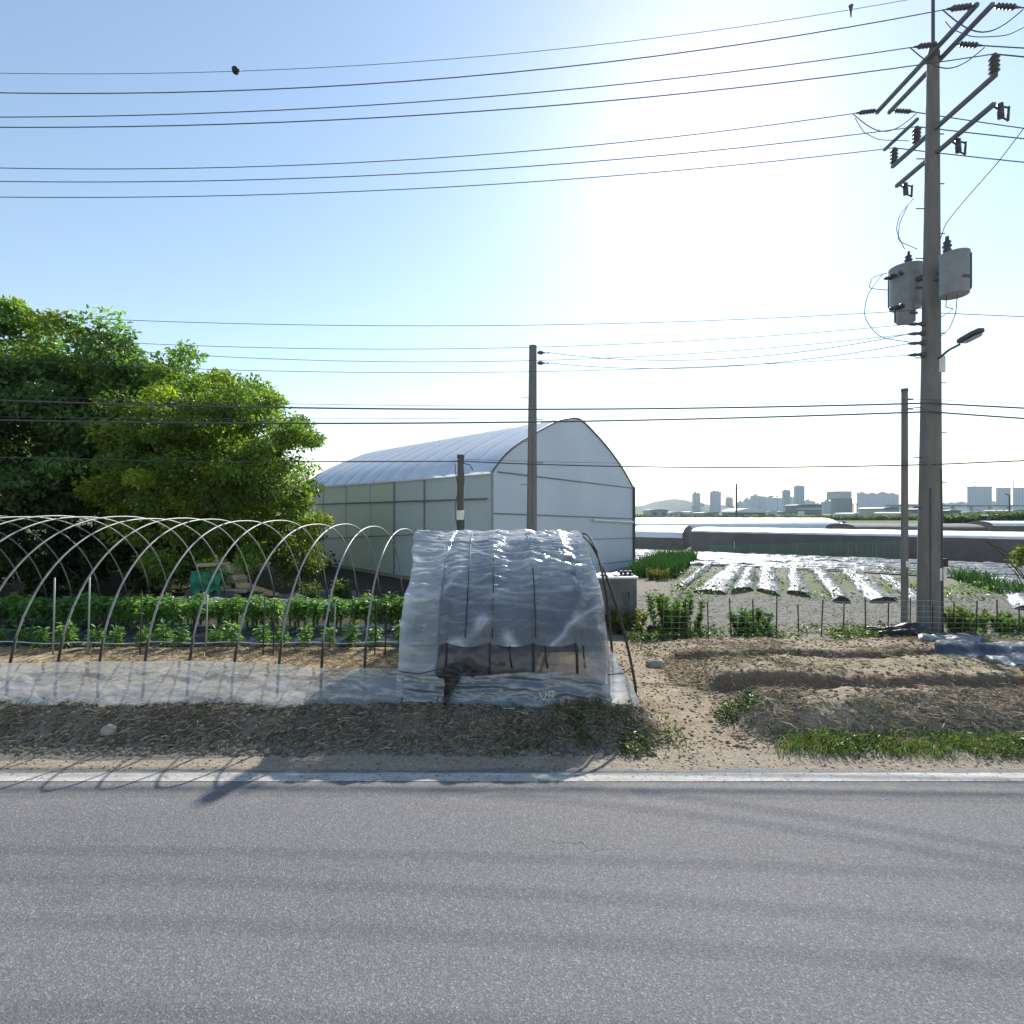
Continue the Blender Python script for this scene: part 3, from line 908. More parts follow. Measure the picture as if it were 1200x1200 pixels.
crane(1142.5, 564, 571, 1215, "pale tower crane on the broad flared tower")
crane(1188, 563, 604, 1230, "taller pale tower crane between two flared towers at the right")


def hall(px0, px1, ytop, ybase, Y, mat, rmat, label, arch=0.0, doors=2, depth=18, cat="shed", name="farm_shed"):
    x0 = (px0 - 600) / 600 * Y; x1 = (px1 - 600) / 600 * Y
    zt = CAMZ - (ytop - 600) / 600 * Y
    o = empty(name, ((x0 + x1) / 2, Y, 0), label, cat)
    eave = zt * (1 - arch)
    w = x1 - x0
    MB().box(((x0 + x1) / 2, Y + depth / 2, eave / 2), (w, depth, eave)).build("wall", M[mat], o)
    pts = []
    for a in np.linspace(0, np.pi, 13):
        pts.append((-(w / 2 + 0.6) * math.cos(a), eave + 0.05 + (zt - eave + 0.3) * math.sin(a)))
    ol = [((x0 + x1) / 2 + u, Y - 0.6, z) for u, z in pts] + [((x0 + x1) / 2 + w / 2 + .6, Y - .6, eave + 0.02)[:3]]
    MB().prism(ol, (0, depth + 1.2, 0)).build("roof", M[rmat], o)
    for k in range(doors):
        cx = x0 + w * (k + 0.5) / max(doors, 1)
        MB().box((cx, Y - 0.05, eave * 0.32), (w / doors * 0.5, 0.1, eave * 0.64)).build("door", M['shed_dark' if mat != 'shed_dark' else 'shed'], o)
    return o


hall(762, 783, 597.5, 607, 330, 'shed', 'shed_dark', "grey shed with dark framed front below the wooded hill", 0.1, 2)
hall(784, 807, 600.5, 607, 345, 'shed_white', 'shed', "low white shed with dark openings right of the dark framed one", 0.12, 4)
hall(808, 822, 600, 606, 335, 'shed_white', 'shed_dark', "small white shed with two window bands", 0.12, 2)
hall(824, 842.5, 601, 607, 300, 'shed', 'shed_dark', "grey flat shed left of the arched hall", 0.05, 1)
hall(863, 897, 596.5, 607, 260, 'shed_dark', 'shed_white', "dark hall under a shining white arched roof", 0.45, 1, cat="arched hall", name="arched_hall")
hall(897, 911, 600, 607.5, 300, 'shed_white', 'shed', "small pale shed right of the shining arched hall", 0.08, 1)
hall(911, 934, 600, 607.5, 420, 'shed_dark', 'shed_dark', "long dark shed left of the striped warehouse", 0.08, 3)
T = hall(934, 963, 591.5, 607.5, 420, 'shed_dark', 'shed_dark', "two storey warehouse with a pale upper band", 0.05, 0, cat="warehouse", name="warehouse")
x0 = (934 - 600) / 600 * 420; x1 = (963 - 600) / 600 * 420
MB().box(((x0 + x1) / 2, 419.9, 5.1), (x1 - x0 - 0.4, 0.4, 2.0)).build("pale_band", M['shed'], T)
MB().box((x0 + 3.2, 419.8, 1.6), (5.5, 0.5, 3.2)).build("annex_wall", M['shed_white'], T)
hall(1000, 1034, 601.5, 609, 330, 'shed_white', 'shed', "long pale low shed below the four joined blocks", 0.1, 4)
hall(1035, 1053, 595, 607, 260, 'shed', 'shed_dark', "dark roofed open shed left of the thin pole", 0.12, 2)
hall(1061, 1077, 601, 609, 220, 'shed_white', 'shed_dark', "white shed seen between the thin pole and main pole", 0.12, 2)
hall(1099, 1112, 596.5, 612, 240, 'shed_dark', 'shed_dark', "dark boxy shed just right of the main pole", 0.05, 1)
hall(1112, 1126, 598, 612, 235, 'shed_dark', 'shed', "dark shed with pale corner post right of the boxy one", 0.06, 1)
hall(1127, 1179, 600.5, 611, 300, 'shed', 'shed_dark', "long blue grey shed below the broad flared tower", 0.06, 4)
hall(1186, 1210, 598, 610, 310, 'shed', 'shed_dark', "grey shed cut by the right border below the flared tower", 0.1, 2)
# overhead gantry line on the right (elevated rail)
o = empty("viaduct", (P(1140, 0, 500)[0], 500, 0), "thin elevated viaduct running behind the sheds at the right", "viaduct")
x0 = (1040 - 600) / 600 * 500; x1 = (1215 - 600) / 600 * 500
MB().box(((x0 + x1) / 2, 500, 8.6), (x1 - x0, 8, 1.4)).build("deck", M['shed_dark'], o)
for k in range(8):
    MB().box((x0 + (x1 - x0) * (k + 0.5) / 8, 500, 3.9), (1.6, 3, 7.9)).build("pier", M['shed'], o)

# ------------------------------------------------------------------ hoop tunnel frame
HS = 0.535                                    # hoop spacing
YN, YC, YB = 6.14, 8.5, 10.86


def hoop_pts(x, n=48, top=2.42, base=0.12, y0=YN, y1=YB, e=2.25):
    c = (y0 + y1) / 2; a = (y1 - y0) / 2
    th = np.linspace(np.pi, 0, n)
    cs, sn = np.cos(th), np.sin(th)
    u = np.sign(cs) * np.abs(cs) ** (2 / e); w = np.abs(sn) ** (2 / e)
    return np.stack([np.full(n, x), c + a * u, base + (top - base) * w], -1)


rs = R(4)
hoop_xs = [-6.04 + HS * k for k in range(-8, 9)]
for k, x in enumerate(hoop_xs):
    top = 2.43 - 0.0055 * max(0, k - 5) ** 1.5 + 0.012 * rs.randn()
    lean = 0.03 * rs.randn()
    p = hoop_pts(x, top=top, y0=YN + 0.02 * rs.randn(), y1=YB + 0.05 * rs.randn())
    p[:, 0] += lean * np.sin(np.linspace(0, np.pi, len(p))) + np.linspace(0, 0.05 * rs.randn(), len(p))
    H_ = empty("tunnel_hoop", (x, YN, 0.2), "bare pale metal hoop arching over the crop rows beside the wrapped end", "tunnel hoop", "bare hoops over the crop rows")
    # feet are taped and rusty up to about knee height
    i0 = int(np.argmax(p[:, 2] > 0.98)); i1 = len(p) - int(np.argmax(p[::-1, 2] > 0.98))
    MB().tube(p[i0 - 1:i1 + 1], 0.0118, 8).build("hoop_tube", M['hoop'], H_, smooth=True)
    MB().tube(p[:i0], 0.017, 7).build("hoop_foot", M['hoopfoot'], H_, smooth=True)
    MB().tube(p[i1:], 0.017, 7).build("hoop_foot", M['hoopfoot'], H_, smooth=True)

# ------------------------------------------------------------------ wrapped end of the tunnel
W_ = empty("wrapped_tunnel", (0.05, YC, 0.15), "short hoop tunnel wrapped in crumpled clear plastic film by the road", "plastic tunnel")
XL, XR = -1.36, 1.24
for x in (-1.33, -0.80, -0.27, 0.26, 0.79, 1.22):
    MB().tube(hoop_pts(x, top=2.14, e=2.12), 0.0165, 8).build("hoop", M['hoopfoot'] if x > -1 else M['hoop'], W_, smooth=True)
endp = hoop_pts(1.46, top=2.10, y0=6.12, e=2.12)
endp[:, 0] += 0.03 - 0.36 * (np.clip(endp[:, 2] - 0.3, 0, 3) / 2.0) ** 1.2
MB().tube(endp, 0.017, 8).build("end_hoop", M['hoopfoot'], W_, smooth=True)
# straps over the film
nu, nv = 230, 420
u = np.linspace(0, 1, nu); v = np.linspace(0, 1, nv)
prof = hoop_pts(0, 1201, top=2.15, base=0.10, y0=YN - 0.035, y1=YB + 0.05, e=2.12)
sl = np.concatenate([[0], np.cumsum(np.linalg.norm(np.diff(prof, axis=0), axis=1))]); sl /= sl[-1]
PY = lambda s: np.interp(s, sl, prof[:, 1]); PZ = lambda s: np.interp(s, sl, prof[:, 2])
dy = np.gradient(prof[:, 1]); dz = np.gradient(prof[:, 2]); dl = np.hypot(dy, dz)
NY = lambda s: np.interp(s, sl, -dz / dl); NZ = lambda s: np.interp(s, sl, dy / dl)
Xg = XL + (XR - XL) * u
# where the front hem hangs: low at both ends, rolled up and scalloped between
sag = np.abs(np.sin(np.pi * (Xg + 0.27) / 0.53)) ** 0.8
hem_mid = 0.90 - 0.045 * sag + 0.02 * (fbm(Xg * 3, Xg * 0, 3, 5) - 0.5)
wl_ = 1 - sstep(-0.93, -0.88, Xg); wr_ = sstep(0.80, 0.98, Xg)
hem = hem_mid * (1 - wl_) * (1 - wr_) + wl_ * 0.33 + wr_ * (0.30 - 0.06 * sstep(0.95, 1.24, Xg))
zfront = prof[:600, 2]; sfront = sl[:600]
s_hem = np.interp(hem, zfront, sfront)
U, Vv = np.meshgrid(u, v, indexing='ij')
S = s_hem[:, None] + (1.0 - s_hem[:, None]) * Vv
XX = XL + (XR - XL) * U
arc = S * 5.9
off = 0.012 - 0.035 * (np.abs(np.sin(np.pi * (XX + 0.27) / 0.53)) ** 1.2) * 0.8
tens = 0.5 + 0.5 * sstep(0.25, 0.45, S)


def crease(a, b, seed, sharp=1.0):
    n_ = fbm(a, b, 3, seed)
    return 1 - np.minimum(np.abs(n_ - 0.5) * 5 * sharp, 1)


warp = 0.5 * (fbm(XX * 1.1, arc * 0.9, 3, 77) - 0.5)
wr1 = crease(XX * 0.75 + warp * 0.8, arc * 6.0 + XX * 0.5 + warp * 4, 11, 1.5)
wr2 = crease(XX * 1.7 + 3 + warp * 2, arc * 12.0 - XX * 2.0 + warp * 8, 23, 1.6)
wr3 = crease(XX * 2.8, arc * 2.2 + warp * 2, 37)
wr4 = crease(XX * 2.2 + warp * 2, arc * 15 + XX * 2.5 + warp * 6, 41, 1.3)
diag = crease(XX * 1.0 + arc * 0.7, arc * 1.3 - XX * 0.9, 51, 1.4)
topw = sstep(0.14, 0.30, S)
off = off + 0.026 * wr1 * (0.30 + 0.70 * topw) + 0.016 * wr2 * (0.25 + 0.75 * topw) + 0.010 * wr3 + 0.008 * wr4 * (0.4 + 0.6 * topw) + 0.040 * diag * (1 - 0.5 * topw)
off = off + 0.05 * (fbm(XX * 1.7, arc * 1.2, 3, 91) - 0.5)
# gathered ends
eL = 1 - sstep(-1.36, -1.18, XX); eR = sstep(1.06, 1.24, XX)
off = off + 0.05 * eL * (fbm(XX * 8, arc * 6, 3, 13) - 0.35) + 0.03 * eR * (fbm(XX * 6, arc * 4, 3, 15) - 0.4)
Xd = XX + 0.05 * eL * (fbm(XX * 2, arc * 2.6, 4, 17) - 0.5) * 2 - 0.17 * eL * sstep(0.26, 0.45, S) * (1 - sstep(0.5, 0.75, S))
# right edge: pulled in at mid height, flared where it meets the ground
zz = PZ(S)
mid = np.exp(-((zz - 1.15) / 0.5) ** 2) * sstep(0.5, 1.24, XX) * (S < 0.5)
low = (1 - sstep(0.25, 0.9, zz)) * (S < 0.5)
Xd = Xd - 0.08 * mid + 0.24 * low * sstep(0.75, 1.24, XX) + 0.03 * eR * (fbm(arc * 2.2, XX, 3, 19) - 0.5)
Xd = Xd - 0.16 * sstep(0.55, 1.24, XX) * sstep(1.2, 2.1, zz) - 0.05 * sstep(-0.9, -1.36, XX) * 0
yy = PY(S) + NY(S) * off - 0.20 * low * sstep(0.6, 1.2, XX) * (0.7 + 0.6 * fbm(XX * 5, zz * 2, 2, 21)) - 0.10 * low * wl_[:, None]
zf = zz + NZ(S) * off
zf = np.maximum(zf, height(Xd, yy) + 0.01)
mesh_obj("outer_film", np.stack([Xd, yy, zf], -1).reshape(-1, 3), grid_faces(nu, nv), M['film'], W_, smooth=True,
         colors=np.repeat(np.clip(0.75 * wr1 ** 4 * (0.25 + 0.75 * topw) + 0.6 * wr2 ** 4 * (0.2 + 0.8 * topw) + 0.9 * diag ** 6 + 0.5 * wr4 ** 4 * topw + 0.34 * topw * (0.5 + fbm(XX * 2.2, arc * 5, 3, 95)) + 0.30 * eL + 0.25 * wl_[:, None] * (S < 0.3) + 0.28 * wr_[:, None] * low, 0, 1).reshape(-1, 1), 3, axis=1))
# dark quilted cover under the film
nc_, nk_ = 110, 150
uc = np.linspace(-0.98, 1.14, nc_); sc_ = np.linspace(float(np.interp(0.80, zfront, sfront)), 0.86, nk_)
UC, SCc = np.meshgrid(uc, sc_, indexing='ij')
bulge = -0.055 - 0.02 * np.abs(np.sin(np.pi * (UC + 0.27) / 0.53)) - 0.03 * (fbm(UC * 2.2, SCc * 9, 3, 87) - 0.5)
M['quilt'] = mottled("slate_quilted_cover", (0.045, 0.053, 0.075), (0.105, 0.118, 0.15), 2.2, 0.85, 0.4, bscale=7)
mesh_obj("quilted_cover", np.stack([UC, PY(SCc) + NY(SCc) * bulge, PZ(SCc) + NZ(SCc) * bulge], -1).reshape(-1, 3), grid_faces(nc_, nk_), M['quilt'], W_, smooth=True)
# lower film behind the rolled-up hem
nu2, nv2 = 150, 70
u2 = np.linspace(-0.98, 1.18, nu2); z2 = np.linspace(0.24, 1.12, nv2)
UU, ZZ = np.meshgrid(u2, z2, indexing='ij')
s2 = np.interp(ZZ, zfront, sfront)
cr = crease(UU * 2.2 + ZZ * 2.0, ZZ * 3 - UU * 1.3, 61) * 0.02 + crease(UU * 4, ZZ * 2.0, 63) * 0.012
y2 = PY(s2) + 0.045 - cr - 0.05 * (fbm(UU * 2, ZZ * 2, 3, 65) - 0.5)
mesh_obj("inner_film", np.stack([UU, y2, ZZ], -1).reshape(-1, 3), grid_faces(nu2, nv2), M['film_low'], W_, smooth=True)
# dark strap lines
for x in (-0.60, -0.27, 0.26):
    ss_ = np.linspace(float(np.interp(0.95, zfront, sfront)), 0.62, 40)
    o_ = 0.035
    pts = np.stack([np.full(40, x) + 0.03 * np.sin(ss_ * 9), PY(ss_) + NY(ss_) * o_, PZ(ss_) + NZ(ss_) * o_], -1)
    MB().tube(pts, 0.007, 5).build("strap", M['black'], W_, smooth=True)
for x in (-0.03, 0.40, 0.86):
    b0 = float(np.interp(0.86, zfront, sfront))
    p0 = np.array([x, PY(b0) - 0.045, 0.88]); 
    MB().tube([p0, p0 + [0.01, -0.02, -0.16], p0 + [0.03, -0.01, -0.27]], 0.011, 6).build("hem_tie", M['black'], W_, smooth=True)
MB().tube([(XL + 0.02, YN - 0.10, 0.62), (-1.1, YN - 0.13, 0.60), (-0.82, YN - 0.12, 0.66)], 0.006, 5).build("tie_cord", M['black'], W_)
MB().tube([(1.12, YN - 0.16, 0.60), (1.30, YN - 0.2, 0.63), (1.46, YN - 0.02, 0.67)], 0.006, 5).build("tie_cord", M['black'], W_)

# side curtain film along the foot of the hoops
def curtain(x0, x1, ztop, yoff, zb_off, seed, mat, name, label, wav=1.0, nz_=46):
    nx_ = int((x1 - x0) / 0.022)
    x = np.linspace(x0, x1, nx_); w = np.linspace(0, 1, nz_)
    A, Wd = np.meshgrid(x, w, indexing='ij')
    zt = ztop(A) + 0.05 * (fbm(A * 1.7, A * 0, 4, seed) - 0.5)
    yb = 5.93 + 0.12 * (fbm(A * 1.1, A * 0, 3, seed + 1) - 0.5)
    zb = np.maximum(height(A, yb) + 0.012, 0.16) + zb_off
    Y_ = yb + (YN + yoff - yb) * np.minimum(Wd * 1.35, 1) ** 0.8
    Z_ = zb + (zt - zb) * Wd
    fold = 0.035 * crease(A * 1.6 + Wd * 1.2, Wd * 2.2 - A * 0.5, seed + 3) + 0.02 * crease(A * 3.2, Wd * 3 + A, seed + 5)
    Y_ = Y_ - wav * (fold * (0.3 + np.sin(np.pi * Wd)) + 0.05 * (fbm(A * 2, Wd * 1.5, 3, seed + 7) - 0.5)) - 0.03
    o = mesh_obj(name, np.stack([A, Y_, Z_], -1).reshape(-1, 3), grid_faces(nx_, nz_), mat, smooth=True)
    return tag(o, label, "plastic film")


curtain(-11.0, -1.28, lambda a: 0.715 + 0.02 * np.sin(a * 1.1) - 0.05 * sstep(-4, -1.3, a), -0.03, 0, 101, M['film_skirt'], "side_curtain",
        "long low strip of grey clear film along the feet of the bare hoops", 0.6)
cur = curtain(-1.26, 1.16, lambda a: 0.60 + 0.03 * np.sin(a * 2.3) - 0.10 * sstep(0.6, 1.2, a), -0.11, 0, 131, M['film_blue'], "side_curtain",
              "bluish film skirt with painted white marks under the wrapped tunnel", 0.55)
# painted marks on the skirt (as they appear)
strokes = [[(632, 810), (633.5, 815), (636.5, 819.5)], [(639, 810), (640.5, 814), (638.5, 818), (636.5, 820)],
           [(643.5, 810), (643, 817)], [(643.5, 810.5), (646, 810), (648.5, 810)], [(648.5, 809), (648, 817.5)], [(643, 816.5), (645.5, 814.5), (648, 817)]]
for st in strokes:
    pts = [P(px, py, 5.915) for px, py in st]
    t = MB().tube(pts, 0.0055, 5)
    t.build("painted_mark", M['white'], cur)
# black rag of torn film hanging on it
rag = [(512, 790), (518, 786), (527, 778), (536, 777), (545, 779), (556, 784), (566, 787), (560, 790), (552, 788), (556, 794), (553, 794), (546, 788),
       (538, 789), (537, 800), (534, 803), (533, 800), (531, 809), (527, 808), (526, 818), (523.5, 826), (519, 825), (520, 814), (521, 804), (520, 795), (514, 794)]
pts = np.array([P(px, py, 5.87) for px, py in rag])
mb = MB(); mb.prism(pts, (0, 0.03, 0))
import bmesh
ro = mb.build("torn_black_film", M['black'])
bm = bmesh.new(); bm.from_mesh(ro.data)
bmesh.ops.triangulate(bm, faces=bm.faces[:])
bmesh.ops.subdivide_edges(bm, edges=bm.edges[:], cuts=2, use_grid_fill=True)
for vtx in bm.verts:
    vtx.co.y += 0.07 * (float(fbm(np.array([vtx.co.x * 14]), np.array([vtx.co.z * 14 + vtx.co.y * 20]), 3, 5)[0]) - 0.5)
    vtx.co.x += 0.02 * (float(noise(np.array([vtx.co.z * 25]), np.array([vtx.co.y * 30]), 9)[0]) - 0.5)
bm.to_mesh(ro.data); bm.free()
tag(ro, "black torn plastic rag hanging on the lower left of the wrapped tunnel", "plastic rag")

# ------------------------------------------------------------------ utility poles
def pole(name, label, cat, base, top, r0, r1, mat, n=16):
    o = empty(name, base, label, cat)
    b = np.asarray(base, float); t = np.asarray(top, float)
    ts = np.linspace(0, 1, 9)
    MB().tube([b + (t - b) * k - np.array([0, 0, 0.3]) * (k == 0) for k in ts], r0 + (r1 - r0) * ts, n).build("pole_shaft", mat, o, smooth=False)
    autosmooth(o.children[0], 50)
    return o


def lathe(mb, c, axis, prof, n=10):
    """profile [(distance along axis, radius)]"""
    c = np.asarray(c, float); a = np.asarray(axis, float); a /= np.linalg.norm(a)
    mb.tube([c + a * d for d, r in prof], [r for d, r in prof], n)
    return mb


def post_insulator(parent, c, h=0.34):
    mb = MB()
    pr = [(0, 0.05)]
    for k in range(4):
        pr += [(h * (0.08 + 0.22 * k), 0.05), (h * (0.10 + 0.22 * k), 0.085), (h * (0.20 + 0.22 * k), 0.06)]
    pr += [(h, 0.035)]
    lathe(mb, c, (0, 0, 1), pr, 10); return mb.build("post_insulator", M['porcelain'], parent, smooth=True)


def strain_insulator(parent, p0, p1, r=0.055, n_=5):
    p0 = np.asarray(p0, float); p1 = np.asarray(p1, float); Ls = np.linalg.norm(p1 - p0)
    pr = [(0, 0.018), (0.12 * Ls, 0.018)]
    for k in range(n_):
        a = Ls * (0.14 + 0.72 * k / n_); da = Ls * 0.72 / n_
        pr += [(a, 0.03), (a + 0.15 * da, r), (a + 0.6 * da, r * 0.75), (a + 0.9 * da, 0.03)]
    pr += [(0.88 * Ls, 0.02), (Ls, 0.018)]
    mb = MB(); lathe(mb, p0, p1 - p0, pr, 9); return mb.build("strain_insulator", M['porcelain'], parent, smooth=True)


MPX, MPY = 8.74, 10.70
main = pole("utility_pole", "tall grey concrete utility pole carrying crossarms and transformers", "utility pole", (MPX - 0.02, MPY, 0.0), (MPX + 0.06, MPY, 11.95), 0.225, 0.105, M['concrete'], 20)
mb = MB(); lathe(mb, (MPX + 0.06, MPY, 11.95), (0, 0, 1), [(0, 0.12), (0.12, 0.115), (0.34, 0.05), (0.36, 0.032), (2.1, 0.03)], 12)
mb.build("pole_tip", M['darksteel'], main, smooth=False)


def arm(x, y0, y1, z0, z1, w=0.075, h=0.075, name="crossarm"):
    a = np.array([x, y0, z0]); b = np.array([x, y1, z1]); d = (b - a); Ln = np.linalg.norm(d); d /= Ln
    ax = np.array([[1, 0, 0], d, np.cross([1, 0, 0], d)])
    MB().box((a + b) / 2, (w, Ln, h), axes=ax, bevel=0.008).build(name, M['steel'], main)


arm(MPX - 0.10, 9.50, 12.14, 11.93, 11.96)
arm(MPX + 0.19, 9.50, 12.14, 11.93, 11.96)
arm(MPX + 0.02, 9.26, 11.80, 10.42, 10.45)
arm(MPX + 0.04, 9.32, 11.70, 9.93, 9.94)
arm(MPX - 0.02, 11.0, 12.0, 10.95, 10.98, 0.06, 0.06)
# collar bands
for z, r in ((11.85, 0.125), (11.6, 0.128), (10.4, 0.14), (9.92, 0.145), (6.28, 0.19), (6.4, 0.19), (5.95, 0.19), (4.72, 0.20), (4.58, 0.20), (5.45, 0.195), (3.5, 0.21)):
    mb = MB(); lathe(mb, (MPX + 0.03, MPY, z), (0, 0, 1), [(-0.03, r * 0.9), (-0.03, r * 1.06), (0.03, r * 1.06), (0.03, r * 0.9)], 18); mb.build("pole_band", M['darksteel'], main)
# climbing bolts
for k in range(16):
    z = 2.6 + 0.52 * k; sgn = 1 if k % 2 else -1
    r = 0.22 - 0.0095 * z
    MB().tube([(MPX + sgn * r * 0.9, MPY, z), (MPX + sgn * (r + 0.16), MPY, z)], 0.011, 6).build("climbing_bolt", M['darksteel'], main)
MB().box((MPX + 0.11, MPY - 0.155, 5.55), (0.13, 0.05, 0.34), bevel=0.01).build("white_plate", M['white'], main)
MB().box((MPX + 0.10, MPY - 0.205, 1.22), (0.14, 0.012, 0.26)).build("number_plate", M['white'], main)
MB().box((MPX + 0.22, MPY - 0.08, 1.45), (0.11, 0.09, 0.17), bevel=0.01).build("junction_box", M['black'], main)
MB().tube([(MPX + 0.09, MPY - 0.212, 0.0), (MPX + 0.085, MPY - 0.195, 2.0), (MPX + 0.08, MPY - 0.183, 3.4)], 0.016, 6).build("ground_wire", M['cable'], main)
MB().tube([(MPX - 0.14, MPY - 0.178, 0.0), (MPX - 0.125, MPY - 0.157, 3.0)], 0.014, 6).build("ground_wire", M['cable'], main)
MB().tube([(MPX - 0.02, MPY - 0.2, 1.75), (MPX + 0.14, MPY - 0.19, 1.76)], 0.01, 5).build("tie_band", M['steel'], main)
# post insulators on the lower arm
ins = [(9.30, 10.46), (11.08, 10.48), (11.74, 10.49)]
for y, z in ins: post_insulator(main, (MPX + 0.02, y, z), 0.36)
# insulators hung over the top arm, both directions
top_ph = [(9.56, 11.95), (10.34, 11.95), (12.08, 11.97)]
for y, z in top_ph:
    strain_insulator(main, (MPX - 0.12, y, z), (MPX - 0.62, y, z - 0.06))
    strain_insulator(main, (MPX + 0.24, y, z), (MPX + 0.74, y, z - 0.03))
# jumper loops between both sides
for y, z in top_ph:
    t = np.linspace(0, 1, 15)
    pts = np.stack([MPX - 0.70 + 1.5 * t, np.full(15, y), z - 0.07 - 0.42 * np.sin(np.pi * t)], -1)
    MB().tube(pts, 0.011, 5).build("jumper_wire", M['cable'], main, smooth=True)
# fuse cutouts under the bottom arm
for y in (9.36, 11.62, 10.25):
    x = MPX + 0.18; z = 9.86
    mb = MB(); mb.tube([(x - 0.14, y, z + 0.08), (x, y, z - 0.02)], 0.018, 6); mb.tube([(x, y, z + 0.10), (x + 0.02, y, z - 0.16)], [0.05, 0.05], 8)
    mb.tube([(x + 0.02, y, z + 0.06), (x + 0.16, y, z + 0.03)], 0.016, 6); mb.tube([(x + 0.02, y, z - 0.14), (x + 0.15, y, z - 0.20)], 0.016, 6)
    mb.tube([(x + 0.16, y, z + 0.05), (x + 0.145, y, z - 0.21)], 0.022, 7)
    mb.build("fuse_cutout", M['porcelain'], main, smooth=True)
# secondary rack with dead-end insulators
for z in (6.42, 6.22, 6.02, 5.78):
    strain_insulator(main, (MPX - 0.17, MPY - 0.05, z), (MPX - 0.50, MPY - 0.05, z - 0.02), 0.04, 2)
    MB().box((MPX - 0.19, MPY - 0.05, z), (0.07, 0.07, 0.1), bevel=0.01).build("clevis", M['darksteel'], main)
# drop leads
def lead(pts, r=0.008, name="drop_lead", mat='cable'):
    pts = np.asarray(pts, float)
    t = np.linspace(0, 1, len(pts)); tt_ = np.linspace(0, 1, 28)
    # Catmull-like smoothing through interpolation and averaging
    q = np.stack([np.interp(tt_, t, pts[:, i]) for i in range(3)], -1)
    for _ in range(4): q[1:-1] = 0.25 * q[:-2] + 0.5 * q[1:-1] + 0.25 * q[2:]
    MB().tube(q, r, 5).build(name, M[mat], main, smooth=True)


lead([P(1071, 232, 11.5), P(1054, 252, 11.5), P(1050, 270, 11.5), P(1060, 292, 11.4)])
lead([P(1064, 240, 11.5), P(1054, 262, 11.4), P(1052, 282, 11.4), P(1075, 292, 11.0)])
lead([P(1200, 150, 9.3), P(1170, 190, 9.6), P(1130, 235, 9.9), P(1108, 262, 10.2), P(1102, 280, 10.3)])
lead([P(1040, 320, 11.3), P(1022, 325, 11.3), P(1018, 338, 11.3), P(1042, 340, 11.3)])
lead([P(1035, 320, 11.3), P(1016, 345, 11.2), P(1012, 372, 11.1), P(1030, 396, 10.9), P(1075, 402, 10.7)])
lead([P(1122, 345, 10.1), P(1120, 368, 10.2), P(1112, 386, 10.4), P(1100, 396, 10.6)])
lead([P(1110, 345, 10.1), P(1108, 360, 10.2), P(1118, 362, 10.2), P(1102, 372, 10.6)])
lead([P(1002, 138, 12.0), P(1012, 155, 12.0), P(1030, 164, 12.0), P(1065, 165, 11.2)])
lead([P(1108, 25, 10.3), P(1115, 34, 10.3), P(1140, 44, 10.0), P(1180, 42, 9.6), P(1200, 32, 9.6)])

# street lamp on the pole
SLa = np.array([MPX + 0.03, 10.52, 5.66]); SLb = np.array([MPX + 0.02, 10.02, 5.78])
lamp = empty("street_lamp", SLa, "slim street lamp on a short arm bolted to the utility pole", "street lamp")
MB().tube([SLa, (SLa + SLb) / 2 + [0, 0, 0.03], SLb], 0.022, 8).build("lamp_arm", M['darksteel'], lamp, smooth=True)
d = np.array([0.03, -0.60, 0.10]); d /= np.linalg.norm(d)
hx = np.array([1, 0, 0.0]); hz_ = np.cross(hx, d)
outl = [(-.05, 0), (-.075, .08), (-.085, .34), (-.055, .46), (.055, .46), (.085, .34), (.075, .08), (.05, 0)]
ol = [SLb + hx * a + d * b - hz_ * 0.02 for a, b in outl]
MB().prism(ol, hz_ * 0.07 * (1 if hz_[2] > 0 else -1)).build("lamp_head", M['darksteel'], lamp)
ol = [SLb + hx * a * 0.72 + d * (0.10 + b * 0.75) + np.array([0, 0, -0.032]) for a, b in outl]
MB().prism(ol, hz_ * 0.012 * (1 if hz_[2] > 0 else -1)).build("lamp_cover", M['lampglass'], lamp)


# pole transformers
def transformer(c, r, h, label, rot, bush=True):
    c = np.asarray(c, float)
    o = empty("transformer", c, label, "transformer")
    mb = MB(); lathe(mb, c, (0, 0, 1), [(0, r * 0.93), (0.015, r), (h * 0.9, r), (h * 0.9, r * 1.03), (h * 0.93, r * 1.04)], 28)
    autosmooth(mb.build("tank", M['tank'], o), 40)
    mb = MB(); lathe(mb, c + [0, 0, h * 0.931], (0, 0, 1), [(0, r * 1.05), (h * 0.035, r * 1.05), (h * 0.075, r * 0.5), (h * 0.08, 0.02)], 28)
    autosmooth(mb.build("lid", M['tank'], o), 40)
    for k in range(3):
        a = rot + 0.5 + k * 0.35
        p = c + np.array([math.cos(a) * (r + 0.05), math.sin(a) * (r + 0.05), h * 0.72])
        mb = MB(); lathe(mb, p, (math.cos(a), math.sin(a), 0), [(-0.05, 0.03), (0.0, 0.045), (0.04, 0.03), (0.08, 0.04), (0.12, 0.018)], 8); mb.build("side_bushing", M['porcelain'], o, smooth=True)
    for k in range(2):
        a = rot - 0.4 - 0.5 * k
        MB().box(c + np.array([math.cos(a) * r, math.sin(a) * r, h * 0.5]), (0.05, 0.12, h * 0.8), a, 0.01).build("bracket", M['tankdark'], o)
    MB().box(c + np.array([0.04, -r - 0.004, h * 0.34]), (0.16, 0.012, 0.05)).build("nameplate", M['tankdark'], o)
    if bush:
        mb = MB(); p = c + np.array([bush[0], bush[1], h * 0.97])
        lathe(mb, p, (0, 0, 1), [(0, 0.05), (0.06, 0.075), (0.09, 0.05), (0.14, 0.085), (0.17, 0.05), (0.22, 0.07), (0.25, 0.035), (0.33, 0.03)], 10)
        mb.build("top_bushing", M['porcelain'], o, smooth=True)
    return o


